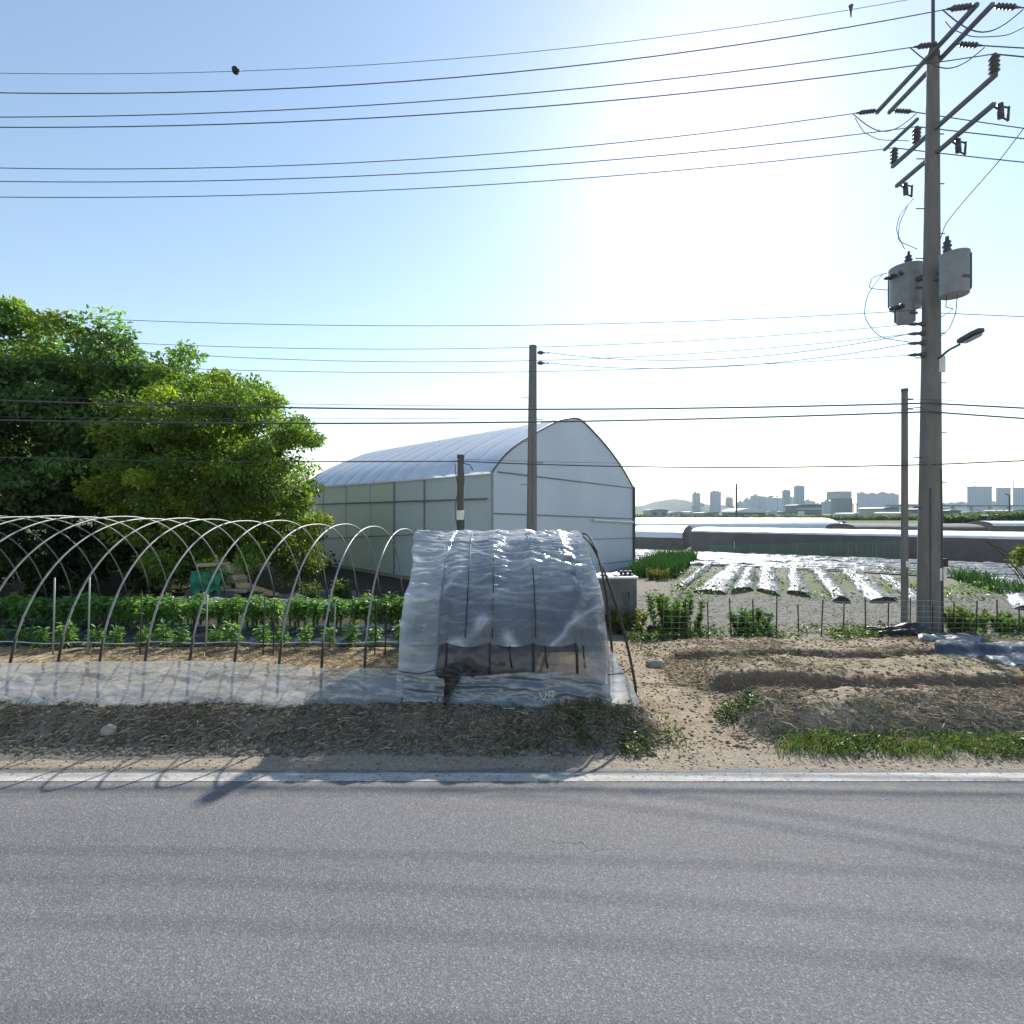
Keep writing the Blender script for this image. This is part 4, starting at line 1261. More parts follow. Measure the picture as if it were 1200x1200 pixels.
transformer((8.76, 10.14, 6.78), 0.235, 0.86, "larger grey transformer can on the right side of the utility pole", 0.3, (-0.16, -0.02))
transformer((8.74, 11.34, 7.02), 0.315, 0.92, "grey transformer can on the left side of the utility pole", 2.6, (0.0, -0.05))
transformer((8.42, 10.95, 6.55), 0.17, 0.42, "small grey canister tucked under the left transformer", 2.6, None)
mb = MB()
MB().box((MPX, 10.4, 7.3), (0.10, 0.5, 0.08)).build("transformer_bracket", M['darksteel'], main)
MB().box((MPX, 11.0, 7.5), (0.10, 0.5, 0.08)).build("transformer_bracket", M['darksteel'], main)

# the three smaller poles
pc = pole("utility_pole", "thin concrete pole standing just left of the tall transformer pole", "utility pole", (8.22, 10.72, 0), (8.22, 10.72, 5.02), 0.068, 0.058, M['concrete'], 12)
MB().tube([(8.22, 10.72, 5.02), (8.22, 10.72, 5.08)], 0.064, 12).build("pole_cap", M['darksteel'], pc)
for z in (4.86, 4.66):
    MB().tube([(8.26, 10.7, z), (8.38, 10.7, z)], 0.014, 6).build("hook_bolt", M['darksteel'], pc)
MB().box((8.23, 10.64, 1.42), (0.09, 0.01, 0.13)).build("number_plate", M['white'], pc)
pb = pole("utility_pole", "medium concrete pole in front of the white greenhouse gable", "utility pole", (0.49, 13.0, 0), (0.53, 13.0, 6.72), 0.15, 0.098, M['concrete'], 14)
for z in (6.3, 6.05, 6.68):
    mb = MB(); lathe(mb, (0.527, 13.0, z), (0, 0, 1), [(-0.025, 0.09), (-0.025, 0.112), (0.025, 0.112), (0.025, 0.09)], 14); mb.build("pole_band", M['steel'], pb)
for z in (6.53, 6.27):
    mb = MB(); lathe(mb, (0.64, 12.95, z), (1, 0, 0), [(0, 0.02), (0.05, 0.05), (0.12, 0.05), (0.16, 0.02), (0.30, 0.018)], 8); mb.build("dead_end", M['porcelain'], pb, smooth=True)
for k in range(5):
    z = 3.2 + 0.55 * k; s_ = 1 if k % 2 else -1
    MB().tube([(0.51 + s_ * 0.1, 13.0, z), (0.51 + s_ * 0.28, 13.0, z)], 0.01, 5).build("climbing_bolt", M['darksteel'], pb)
MB().tube([(0.51, 12.87, 2.2), (0.515, 12.885, 4.4)], 0.016, 6).build("cable_pipe", M['steel'], pb)
pa = pole("utility_pole", "short weathered wooden pole with a meter box by the greenhouse side", "utility pole", (-1.31, 12.9, 0), (-1.29, 12.9, 3.86), 0.10, 0.082, M['wood'], 12)
MB().tube([(-1.29, 12.9, 3.86), (-1.29, 12.9, 3.94)], 0.095, 12).build("pole_cap", M['darksteel'], pa)
MB().box((-1.29, 12.78, 2.42), (0.17, 0.11, 0.24), bevel=0.015).build("meter_box", M['white'], pa)
for dx in (-0.09, 0.07):
    t = np.linspace(0, 1, 20)
    MB().tube(np.stack([-1.30 + dx + 0.035 * np.sin(t * 14 + dx * 30), np.full(20, 12.80), 1.2 + 2.5 * t], -1), 0.011, 5).build("service_cable", M['cable'], pa, smooth=True)
MB().tube([(-1.21, 12.85, 3.72), (-1.05, 12.85, 3.68), (-0.98, 12.85, 3.55)], 0.012, 5).build("hook_bolt", M['darksteel'], pa)
# far pole out in the fields
fp = pole("utility_pole", "distant dark pole rising among the low tunnels before the skyline", "utility pole", (26.3, 60.0, 0), (26.3, 60.0, 5.8), 0.13, 0.11, M['wood'], 8)
MB().tube([(26.3, 60, 5.3), (26.9, 60, 5.3)], 0.05, 6).build("side_arm", M['darksteel'], fp)
lp = pole("lamp_post", "thin far lamp post in front of the flared towers", "lamp post", (P(1183, 0, 120)[0], 120, 0), (P(1183, 0, 120)[0], 120, 6.6), 0.18, 0.14, M['darksteel'], 8)
MB().tube([(P(1183, 0, 120)[0], 120, 6.4), (P(1178, 0, 120)[0], 120, 6.8)], 0.12, 6).build("lamp_arm", M['darksteel'], lp)
lp = pole("signpost", "dark far signpost with a pale board by the green hedge", "signpost", (P(1158.5, 0, 75)[0], 75, 0), (P(1158.5, 0, 75)[0], 75, 2.55), 0.16, 0.14, M['darksteel'], 8)
MB().box((P(1153, 0, 75)[0], 74.9, 2.05), (1.1, 0.1, 0.22)).build("sign_board", M['white'], lp)

# ------------------------------------------------------------------ overhead wires
def wire(label, pts, r=0.011, mat='cable', ext0=-46.0, ext1=None, name="overhead_wire", wl=6.0, cat="wire", sagr=26.0):
    W = np.array([P(*p) for p in pts])
    x, y, z = W[:, 0], W[:, 1], W[:, 2]
    wt = np.ones(len(x)); wt[-1] = wl
    deg = 2 if len(x) > 2 else 1
    cz = np.polyfit(x, z, deg, w=wt); cy = np.polyfit(x, y, 1)
    xs0 = min(x.min(), ext0) if ext0 is not None else x.min()
    X_ = np.linspace(xs0, x.max(), 60)
    pts3 = np.stack([X_, np.polyval(cy, X_), np.polyval(cz, X_)], -1)
    if ext0 is not None and ext0 < x.min():
        pass
    o = MB().tube(pts3, r, 5).build(name, M[mat], smooth=True, origin=W[-1])
    return tag(o, label, cat)


def wire_right(label, p0, slope, r=0.011, mat='cable', Ln=40.0, name="overhead_wire"):
    p0 = np.asarray(p0, float)
    X_ = np.linspace(0, Ln, 40)
    pts3 = np.stack([p0[0] + X_, np.full(40, p0[1]), p0[2] + slope * (X_ - X_ ** 2 / Ln)], -1)
    o = MB().tube(pts3, r, 5).build(name, M[mat], smooth=True, origin=p0)
    return tag(o, label, "wire")


YT = [t[0] for t in top_ph]
e1 = (MPX - 0.62 ) ; 
def pix(x, y, z): return (600 + 600 * x / y, 600 - 600 * (z - CAMZ) / y, y)
shield_end = pix(MPX + 0.06, MPY, 13.3)
sh = wire("thinnest faint wire, topmost in the sky, with a dark ball on it", [(0, 86, MPY), (275, 83, MPY), (777, 44, MPY), shield_end], 0.006, 'alu')
wire("highest thick wire, ends on the near end of the top crossarm", [(0, 110, YT[0]), (400, 97, YT[0]), (820, 60, YT[0]), (1000, 37, YT[0]), pix(MPX - 0.62, YT[0], 11.89)], 0.0092)
wire("second thick wire from the top, ends on the middle of the top crossarm", [(0, 137, YT[1]), (400, 126, YT[1]), (805, 90, YT[1]), (1000, 64, YT[1]), pix(MPX - 0.62, YT[1], 11.89)], 0.0092)
wire("third thick wire from the top, reaching the near end of the lower crossarm", [(0, 150, ins[0][0]), (400, 138, ins[0][0]), (795, 111, ins[0][0]), (1000, 89, ins[0][0]), pix(MPX + 0.02, ins[0][0], ins[0][1] + 0.36)], 0.0092)
wire("fourth thick wire from the top, ends on the far end of the top crossarm", [(0, 197, YT[2]), (400, 191, YT[2]), (780, 162, YT[2]), (1000, 133, YT[2]), pix(MPX - 0.62, YT[2], 11.91)], 0.0095)
wire("fifth thick wire from the top, on the middle insulator of the lower crossarm", [(0, 213, ins[1][0]), (400, 206, ins[1][0]), (783, 182, ins[1][0]), (1000, 161, ins[1][0]), pix(MPX + 0.02, ins[1][0], ins[1][1] + 0.36)], 0.0092)
wire("sixth thick wire from the top, on the far insulator of the lower crossarm", [(0, 231, ins[2][0]), (400, 225, ins[2][0]), (790, 200, ins[2][0]), (1000, 180, ins[2][0]), pix(MPX + 0.02, ins[2][0], ins[2][1] + 0.36)], 0.0092)
for k, (lab, p, s_) in enumerate([
    ("wire leaving the near end of the top crossarm to the right", (MPX + 0.74, YT[0], 11.92), -0.06),
    ("wire leaving the middle of the top crossarm to the right", (MPX + 0.74, YT[1], 11.92), -0.06),
    ("wire leaving the far end of the top crossarm to the right", (MPX + 0.74, YT[2], 11.94), -0.16),
    ("wire leaving the near insulator of the lower crossarm to the right", (MPX + 0.02, ins[0][0], ins[0][1] + 0.36), -0.10),
    ("wire leaving the middle insulator of the lower crossarm to the right", (MPX + 0.02, ins[1][0], ins[1][1] + 0.36), -0.12),
    ("wire leaving the far insulator of the lower crossarm to the right", (MPX + 0.02, ins[2][0], ins[2][1] + 0.36), -0.12),
    ("thin wire running right from the bands below the transformers", (MPX + 0.15, MPY, 6.66), -0.045)]):
    wire_right(lab, p, s_, 0.0115 if k < 6 else 0.008)
YS = MPY - 0.05
wire("upper single wire over the tree at transformer foot height", [(120, 374, MPY), (300, 380, MPY), (640, 380, MPY), (900, 374, MPY), (1075, 363.5, MPY)], 0.0065)
wire("topmost of three wires passing behind the medium concrete pole top", [(190, 404, YS), (380, 408, YS), (620, 407, YS), (880, 396, YS), pix(MPX - 0.5, YS, 6.40)], 0.006)
wire("middle of three wires passing behind the medium concrete pole top", [(230, 417.5, YS), (400, 421.5, YS), (620, 422, YS), (880, 412, YS), pix(MPX - 0.5, YS, 6.20)], 0.006)
wire("lowest of three wires passing behind the medium concrete pole top", [(250, 433, YS), (400, 436, YS), (620, 436, YS), (880, 427, YS), pix(MPX - 0.5, YS, 5.76)], 0.006)
# service drops from the medium pole
for lab, p, q, dz_ in (("upper sagging service line from the medium pole to the transformer pole", (0.94, 12.95, 6.53), (MPX - 0.5, MPY - 0.05, 6.20), 0.35),
                       ("lower sagging service line from the medium pole to the transformer pole", (0.94, 12.95, 6.27), (MPX - 0.5, MPY - 0.05, 6.0), 0.30)):
    p = np.array(p); q = np.array(q); t = np.linspace(0, 1, 40)[:, None]
    pts = p + (q - p) * t; pts[:, 2] -= dz_ * 4 * (t * (1 - t))[:, 0]
    tag(MB().tube(pts, 0.0075, 5).build("service_line", M['cable'], smooth=True, origin=p), lab, "wire")
# telecom cables
YQ = MPY - 0.24
def lash(label, pts, r, ext1):
    wire(label, pts, r, 'cable', wl=3.0, name="telephone_cable", cat="cable")


lash("upper thick telephone cable crossing in front of the tree", [(0, 469, YQ), (300, 477.5, YQ), (620, 480, YQ), (900, 476, YQ), (1088, 472.5, YQ)], 0.017, 1)
lash("thin messenger line just above the upper telephone cable", [(340, 473, YQ), (620, 476.5, YQ), (900, 472, YQ), (1088, 468, YQ)], 0.005, 1)
lash("lower thick telephone cable crossing in front of the tree", [(0, 492.5, YQ), (300, 496, YQ), (620, 494.5, YQ), (900, 489, YQ), (1088, 482.5, YQ)], 0.017, 1)
lash("thin messenger line just above the lower telephone cable", [(340, 491, YQ), (620, 489, YQ), (900, 485, YQ), (1088, 479.5, YQ)], 0.005, 1)
for lab, y, s_, r in (("upper thick telephone cable right of the transformer pole", 472.5, -0.055, 0.017), ("lower thick telephone cable right of the transformer pole", 482.5, -0.075, 0.017),
                      ("thin messenger line right of the transformer pole", 468, -0.05, 0.005)):
    wire_right(lab, P(1088, y, YQ), s_, r, name="telephone_cable")
w0 = [P(-900, 515, 12.8), P(-300, 528, 12.8), P(0, 536, 12.8), P(250, 541.5, 12.8), P(538, 540.5, 12.82)]
tag(MB().tube(np.array([np.array(a) for a in w0]), 0.016, 6).build("telephone_cable", M['cable'], smooth=True, origin=w0[-1]), "low cable from behind the tree to the short wooden pole", "cable")
t = np.linspace(0, 1, 40)
a, b = P(542, 540.5, 12.82), P(1086, 544.5, 10.52)
pts = a[None] + (b - a)[None] * t[:, None]; pts[:, 2] -= 0.10 * 4 * t * (1 - t)
tag(MB().tube(pts, 0.015, 6).build("telephone_cable", M['cable'], smooth=True, origin=a), "low cable from the short wooden pole across the greenhouse gable", "cable")
pts2 = pts.copy(); pts2[:, 2] += 0.05 + 0.03 * np.sin(np.pi * t)
tag(MB().tube(pts2, 0.005, 5).build("telephone_cable", M['cable'], smooth=True, origin=a), "thin line just above the low cable on the greenhouse gable", "cable")
wire_right("low cable rising right from the transformer pole", P(1092, 544.5, 10.52), 0.045, 0.014, name="telephone_cable")
# warning ball and dampers on the shield wire
c = P(276, 82.5, MPY)
mb = MB(); lathe(mb, c - [0.07, 0, 0], (1, 0, 0), [(0, 0.02), (0.02, 0.06), (0.06, 0.078), (0.10, 0.07), (0.13, 0.03), (0.16, 0.015)], 12)
tag(mb.build("wire_marker", M['black'], smooth=True, origin=c), "dark round marker sitting on the topmost thin wire", "marker")
c = P(997, 8, MPY)
mb = MB(); mb.tube([c + [0, 0, 0.02], c + [0, 0, -0.10], c + [0.005, 0, -0.22]], [0.05, 0.022, 0.008], 8)
tag(mb.build("wire_damper", M['darksteel'], smooth=True, origin=c), "small dark damper hanging from the topmost wire near the pole", "damper")

# ------------------------------------------------------------------ vegetation builders
def leaf_mesh(pos, dirs, nrm, ln, wd, fold=0.25):
    """rhombic leaves: pos (base), dirs (unit), nrm (unit); four corners each"""
    side = np.cross(dirs, nrm); side /= np.maximum(np.linalg.norm(side, axis=1)[:, None], 1e-9)
    ln = ln[:, None]; wd = wd[:, None]
    b = pos; t = pos + dirs * ln - nrm * ln * 0.12
    m = pos + dirs * ln * 0.45
    l = m + side * wd * 0.5 + nrm * wd * fold
    r = m - side * wd * 0.5 + nrm * wd * fold
    V = np.stack([b, l, t, r], 1).reshape(-1, 3)
    n_ = len(pos)
    i = np.arange(n_)[:, None] * 4
    F = np.concatenate([i + np.array([[0, 1, 2]]), i + np.array([[0, 2, 3]])], 0)
    return V, F


def unit(a):
    return a / np.maximum(np.linalg.norm(a, axis=-1)[..., None], 1e-9)


def crown(seed, c, rad, nclump, nleaf, cl_r, lsize, tone, tonev=0.5, shell=0.55, keep=None, yellow=0.0, bumpr=(0.62, 0.76)):
    rs = R(seed)
    c = np.asarray(c, float); rad = np.asarray(rad, float)
    d = unit(rs.randn(nclump, 3))
    rr = shell + (1 - shell) * rs.rand(nclump) ** 0.6
    bump = bumpr[0] + bumpr[1] * fbm(d[:, 0] * 2.2 + d[:, 2] * 1.7 + 9, d[:, 1] * 2.2 + d[:, 2] * 2.1 + 5, 3, seed)
    cc = c + d * rad * (rr * bump)[:, None]
    cr = cl_r * (0.6 + 0.8 * rs.rand(nclump))
    ctone = 1 + tonev * (rs.rand(nclump) - 0.5) * 2
    per = rs.poisson(nleaf / nclump, nclump)
    idx = np.repeat(np.arange(nclump), per)
    n_ = len(idx)
    off = unit(rs.randn(n_, 3)) * (rs.rand(n_) ** 0.45)[:, None] * cr[idx][:, None]
    off[:, 2] *= 0.62
    p = cc[idx] + off
    out = unit(off + 0.5 * (cc[idx] - c) / rad)
    dr = unit(out * 0.7 + rs.randn(n_, 3) * 0.6 + np.array([0, 0, -0.25]))
    nm = unit(np.array([0, 0, 1.0]) * 0.8 + rs.randn(n_, 3) * 0.65)
    nm = unit(nm - dr * np.sum(nm * dr, 1)[:, None])
    ln = lsize * (0.6 + 0.8 * rs.rand(n_)); wd = ln * (0.42 + 0.2 * rs.rand(n_))
    if keep is not None:
        k = keep(p); p, dr, nm, ln, wd, idx = p[k], dr[k], nm[k], ln[k], wd[k], idx[k]; n_ = len(idx)
    V, F = leaf_mesh(p, dr, nm, ln, wd)
    col = np.asarray(tone)[None] * (ctone[idx] * (0.75 + 0.5 * rs.rand(n_)))[:, None]
    yl = (rs.rand(nclump)[idx] < yellow)
    col[yl] = col[yl] * np.array([1.45, 1.2, 0.75])
    return V, F, np.repeat(col, 4, axis=0), cc


def tree(name, label, base, trunk_h, r0, c, rad, seed, nclump, nleaf, cl_r, lsize, tone, yellow=0.0, shell=0.5, cat="tree", lean=(0, 0), grp=None, bumpr=(0.62, 0.76)):
    o = empty(name, base, label, cat, grp)
    b = np.asarray(base, float); rs = R(seed + 1)
    V, F, col, cc = crown(seed, c, rad, nclump, nleaf, cl_r, lsize, tone, yellow=yellow, shell=shell, bumpr=bumpr)
    mesh_obj("crown", V, F, M['leaf'], o, colors=col)
    top = np.array([c[0] * 0.5 + b[0] * 0.5, c[1] * 0.5 + b[1] * 0.5, b[2] + trunk_h])
    t = np.linspace(0, 1, 8)
    tr = b + (top - b) * t[:, None]; tr[:, 0] += 0.12 * np.sin(t * 4 + seed); tr[:, 2] -= 0.15 * (t == 0)
    MB().tube(tr, r0 * (1 - 0.45 * t), 9).build("trunk", M['bark'], o, smooth=True)
    mb = MB()
    for k in range(11):
        e = cc[rs.randint(len(cc))]; s = tr[-1 - rs.randint(3)]
        m = (s + e) / 2 + np.array([0, 0, 0.3]) + rs.randn(3) * 0.25
        q = np.array([s, s * 0.5 + m * 0.5 + [0, 0, .1], m, m * 0.5 + e * 0.5, e])
        mb.tube(q, np.linspace(r0 * 0.45, 0.012, 5), 6)
    lm = mb.build("limbs", M['bark'], o, smooth=True)
    return o


GREEN = (0.055, 0.105, 0.026)
tree("broadleaf_tree", "tallest leafy green tree at the left border", (-15.2, 17.2, 0), 4.2, 0.26, (-15.5, 16.8, 5.5), (4.5, 3.2, 3.35), 11, 230, 70000, 0.66, 0.17, (0.15, 0.26, 0.09), 0.14, 0.4)
tree("broadleaf_tree", "yellow green bushy tree whose right edge meets the white greenhouse", (-8.4, 15.6, 0), 2.2, 0.16, (-8.6, 15.0, 3.45), (3.05, 2.3, 3.15), 23, 260, 92000, 0.5, 0.115, (0.16, 0.25, 0.05), 0.25, 0.3, bumpr=(0.76, 0.46))
tree("broadleaf_tree", "mid height tree filling the dip between the tallest and the yellow green tree", (-11.9, 17.8, 0), 3.0, 0.2, (-11.7, 17.3, 4.75), (3.0, 2.3, 3.7), 37, 170, 46000, 0.62, 0.15, (0.145, 0.245, 0.065), 0.15, 0.35, bumpr=(0.74, 0.5))
tree("broadleaf_tree", "dark leafy tree cut by the left border under the tallest crown", (-17.2, 14.6, 0), 2.5, 0.2, (-16.6, 14.6, 3.6), (3.4, 2.0, 3.3), 41, 90, 26000, 0.7, 0.15, (0.075, 0.14, 0.04), 0.08, 0.45)
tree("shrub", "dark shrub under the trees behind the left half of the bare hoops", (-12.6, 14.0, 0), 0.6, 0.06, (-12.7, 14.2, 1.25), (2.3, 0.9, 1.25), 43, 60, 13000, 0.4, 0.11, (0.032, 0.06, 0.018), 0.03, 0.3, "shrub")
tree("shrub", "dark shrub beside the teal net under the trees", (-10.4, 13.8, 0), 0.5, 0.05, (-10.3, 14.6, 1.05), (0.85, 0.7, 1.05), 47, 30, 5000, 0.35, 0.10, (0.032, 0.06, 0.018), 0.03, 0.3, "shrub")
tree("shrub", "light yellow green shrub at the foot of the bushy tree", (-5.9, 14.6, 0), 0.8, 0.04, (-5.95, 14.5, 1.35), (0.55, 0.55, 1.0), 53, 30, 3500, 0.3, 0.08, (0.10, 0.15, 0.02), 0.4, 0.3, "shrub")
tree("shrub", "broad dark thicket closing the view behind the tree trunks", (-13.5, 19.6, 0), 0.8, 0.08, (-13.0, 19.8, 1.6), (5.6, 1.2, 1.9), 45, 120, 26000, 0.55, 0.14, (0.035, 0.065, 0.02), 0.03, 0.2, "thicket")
tree("sapling", "small sapling at the right border beside the long dark tunnel", (11.75, 11.6, 0), 1.0, 0.025, (11.75, 11.6, 1.5), (0.32, 0.3, 0.38), 59, 14, 420, 0.18, 0.10, (0.08, 0.12, 0.03), 0.2, 0.3, "sapling")


# ------------------------------------------------------------------ crop rows under the hoops
def plant_variant(seed, h, spread, nleaf, ll, tone, leafz=(0.2, 1.0), nst=3):
    rs = R(seed)
    mb = MB()
    tips = []
    for k in range(nst):
        a = rs.rand() * 6.28; tip = np.array([math.cos(a) * spread * 0.35 * rs.rand(), math.sin(a) * spread * 0.35 * rs.rand(), h * (0.75 + 0.25 * rs.rand())])
        t = np.linspace(0, 1, 5)[:, None]
        mb.tube(tip * t * np.array([1, 1, 1]) * np.array([1, 1, 1]), np.linspace(0.008, 0.004, 5), 5); tips.append(tip)
    p = []
    for k in range(nleaf):
        tip = tips[rs.randint(nst)]; f = leafz[0] + (leafz[1] - leafz[0]) * rs.rand() ** 0.8
        p.append(tip * f)
    p = np.array(p); n_ = len(p)
    a = rs.rand(n_) * 6.28
    dr = unit(np.stack([np.cos(a), np.sin(a), 0.45 * rs.randn(n_) - 0.05], -1))
    pos = p + dr * (spread * 0.16)[..., None] if np.ndim(spread) else p + dr * spread * 0.25 * rs.rand(n_)[:, None]
    nm = unit(np.array([0, 0, 1.0]) + rs.randn(n_, 3) * 0.35); nm = unit(nm - dr * np.sum(nm * dr, 1)[:, None])
    ln = ll * (0.6 + 0.7 * rs.rand(n_)); wd = ln * (0.42 + 0.15 * rs.rand(n_))
    V, F = leaf_mesh(pos, dr, nm, ln, wd, 0.18)
    col = np.asarray(tone)[None] * (0.7 + 0.6 * rs.rand(n_))[:, None]
    return mb, V, F, np.repeat(col, 4, axis=0)


M['stem'] = mottled("green_stem", (0.06, 0.12, 0.035), (0.10, 0.17, 0.05), 20, 0.7, 0.0)


def plant_set(name, label, cat, grp, spots, variants, scale=(0.85, 1.2), seed=3):
    rs = R(seed); protos = []
    for k, (x, y) in enumerate(spots):
        z = gzat(x, y) - 0.01
        s = scale[0] + (scale[1] - scale[0]) * rs.rand(); rz = rs.rand() * 6.28
        if k < len(variants):
            mb, V, F, col = variants[k]
            o = empty(name, (0, 0, 0), label, cat, grp)
            mb.build("stem", M['stem'], o, smooth=True)
            mesh_obj("leaves", V, F, M['leaf'], o, colors=col)
            protos.append(o)
        else:
            o = copy_tree(protos[rs.randint(len(protos))])
        o.location = (x, y, z); o.rotation_euler = (0, 0, rz); o.scale = (s, s, s)


rs = R(8)
vs = [plant_variant(100 + k, 0.36, 0.28, 95, 0.105, (0.16, 0.29, 0.085)) for k in range(4)]
sp = [(-10.4 + 0.405 * k + 0.05 * rs.randn(), 8.72 + 0.05 * rs.randn()) for k in range(23)]
plant_set("pepper_plant", "young leafy pepper plant in the front row of the black mulch bed", "crop plant", "young pepper plants in the front row", sp, vs)
vs = [plant_variant(200 + k, 0.64, 0.26, 130, 0.11, (0.15, 0.285, 0.08), (0.55, 1.05), 10) for k in range(4)]
sp = [(-11.6 + 0.125 * k + 0.03 * rs.randn(), (9.65, 9.85, 10.05)[k % 3] + 0.05 * rs.randn()) for k in range(82)]
plant_set("tall_crop_plant", "taller bushy crop plant in the dense back row under the hoops", "crop plant", "taller crop plants in the back row", sp, vs, (0.9, 1.12))

# black mulch bed and pale strip behind it
def bed(name, label, cat, quad, mat, dome=0.10, nu=60, nv=14, seed=1, ripple=0.03, z0=0.015, rag=0.0):
    """film laid over a low bed; quad: near-left, near-right, far-right, far-left ground points"""
    q = [np.asarray(p, float) for p in quad]
    u = np.linspace(0, 1, nu); v = np.linspace(0, 1, nv)
    U, Vv = np.meshgrid(u, v, indexing='ij')
    P_ = ((1 - U) * (1 - Vv))[..., None] * q[0] + (U * (1 - Vv))[..., None] * q[1] + (U * Vv)[..., None] * q[2] + ((1 - U) * Vv)[..., None] * q[3]
    x, y = P_[..., 0], P_[..., 1]
    if rag:
        x = x + rag * (fbm(U * 9, Vv * 9, 3, seed + 3) - 0.5) * 2; y = y + rag * (fbm(U * 9 + 7, Vv * 9, 3, seed + 5) - 0.5) * 2
    prof_ = (np.sin(np.pi * np.clip(Vv, 0.0, 1.0)) ** 0.5) if name != "film_row" else (np.sin(np.pi * U) ** 0.5)
    z = height(x, y) + z0 + dome * prof_ + ripple * (fbm(x * 3, y * 3, 4, seed) - 0.5) * 2 * np.minimum(prof_ + 0.3, 1)
    o = mesh_obj(name, np.stack([x, y, z], -1).reshape(-1, 3), grid_faces(nu, nv), mat, smooth=True)
    return tag(o, label, cat)


bed("mulch_film", "black mulch film over the planting bed under the hoops", "mulch film", [(-13, 8.72, 0), (1.25, 8.72, 0), (1.25, 10.3, 0), (-13, 10.3, 0)], M['mulch'], 0.10, 300, 30, 3, 0.04)
bed("mulch_film", "pale grey film strip behind the dense crop row", "mulch film", [(-8.6, 12.1, 0), (-2.0, 11.7, 0), (-2.0, 12.5, 0), (-8.6, 13.1, 0)], M['film_white'], 0.16, 120, 16, 5, 0.06, rag=0.05)
t = np.linspace(-13, -1.4, 120)
MBh = MB().tube(np.stack([t, 8.62 + 0.02 * np.sin(t * 2), 0.30 + 0.015 * np.sin(t * 5) + 0 * t], -1), 0.009, 5)
tag(MBh.build("drip_hose", M['tunnel_white'], smooth=True, origin=(-5, 8.62, 0.3)), "thin pale drip hose along the front of the black mulch bed", "hose")

for k, (px, yt, yb, mt, lab) in enumerate([
        (64, 677, 770, 'hoop', "pale upright stake nearest the left border among the crops"),
        (105, 675, 762, 'hoop', "pale upright stake, second from the left among the crops"),
        (166, 692, 772, 'hoopfoot', "dark upright stake between the second and third pale stakes"),
        (243, 697, 768, 'hoop', "pale upright stake in the middle of the crop rows"),
        (310, 700, 770, 'hoopfoot', "dark upright stake just right of the middle pale stake"),
        (322, 702, 775, 'hoopfoot', "dark thin stake beside the other dark one at mid row"),
        (393, 705, 768, 'hoop', "pale upright stake nearest the wrapped tunnel"),
        (441, 705, 770, 'hoopfoot', "dark stake left of the rightmost bare hoop"),
        (453, 708, 778, 'hoopfoot', "dark stake standing against the wrapped tunnel's left flap")]):
    Yk = 8.25
    p = P(px, yt, Yk); g0 = gzat(p[0], Yk)
    MBs = MB().tube([(p[0] - 0.03, Yk, g0 - 0.08), (p[0] - 0.01, Yk, (g0 + p[2]) / 2), (p[0], Yk, p[2])], 0.012 if mt == 'hoop' else 0.011, 7)
    o = MBs.build("plant_stake", M[mt], smooth=True, origin=(p[0], Yk, g0)); tag(o, lab, "stake")

# heap and net under the tree
o = empty("rubbish_heap", (-8.2, 13.9, 0), "pale heap of sacks and boards under the bushy tree", "heap")
rs = R(6)
for k in range(9):
    c = np.array([-8.75 + 1.25 * rs.rand(), 13.9 + 0.4 * rs.rand(), 0.35 + 0.09 * k])
    MB().box(c, (0.5 + 0.4 * rs.rand(), 0.35, 0.10 + 0.08 * rs.rand()), rs.randn() * 0.4, 0.03).build("sack" if k % 2 else "board", M['sack'], o)
MB().box((-8.15, 14.0, 0.18), (1.3, 0.5, 0.36), 0.1, 0.05).build("base_pile", M['tarp_brown'], o)
V = []
for a in np.linspace(0, 1, 24):
    for b in np.linspace(0, 1, 14):
        V.append((-8.62 + 0.85 * a, 13.66 + 0.06 * math.sin(a * 17 + b * 3) + 0.05 * math.sin(b * 9), 0.42 + 0.52 * b - 0.12 * abs(math.sin(a * 8)) * (1 - b) - 0.06 * a * b))
tag(mesh_obj("net_sheet", V, grid_faces(24, 14), M['teal'], smooth=True), "teal green net sheet draped on the pale heap under the tree", "net sheet")


def lump(name, label, cat, c, s, mat, seed, n=26, amp=0.35, parent=None):
    th = np.linspace(0, 2 * np.pi, n, endpoint=True); ph = np.linspace(0.0, np.pi / 2 * 1.05, n // 2)
    A, B = np.meshgrid(th, ph, indexing='ij')
    d = np.stack([np.cos(A) * np.sin(B), np.sin(A) * np.sin(B), np.cos(B)], -1)
    r = 1 + amp * (fbm(d[..., 0] * 2.4 + 5 + d[..., 2], d[..., 1] * 2.4 + 3 + d[..., 2] * 2, 4, seed) - 0.5) * 2
    V = np.asarray(c) + d * r[..., None] * np.asarray(s)
    V[-1] = V[0]
    F = grid_faces(n, n // 2)
    o = mesh_obj(name, V.reshape(-1, 3), F, mat, parent, smooth=True, origin=None if parent else c)
    if parent is None: tag(o, label, cat)
    return o


lump("soil_heap", "dark soil heap behind the pale film strip by the greenhouse side", "soil heap", (-5.1, 13.6, 0), (1.2, 0.7, 0.42), M['tarp_dark'], 5)
lump("soil_heap", "low dark heap against the greenhouse side near the wrapped tunnel", "soil heap", (-2.3, 13.4, 0), (0.9, 0.5, 0.36), M['tarp_brown'], 7)
lump("tarp_heap", "crumpled dark tarpaulin heap at the foot of the transformer pole", "tarpaulin", (7.65, 10.15, -0.02), (0.62, 0.30, 0.27), M['black'], 9, 40, 0.5)
lump("tarp_heap", "grey tarpaulin fold spreading right of the transformer pole foot", "tarpaulin", (9.0, 9.95, -0.02), (0.75, 0.3, 0.17), M['tarp_brown'], 12, 40, 0.5)
lump("stone", "flat pale stone lying on the dirt path", "stone", (2.28, 8.15, gzat(2.28, 8.15)), (0.15, 0.11, 0.11), M['stone'], 14, 24, 0.3)
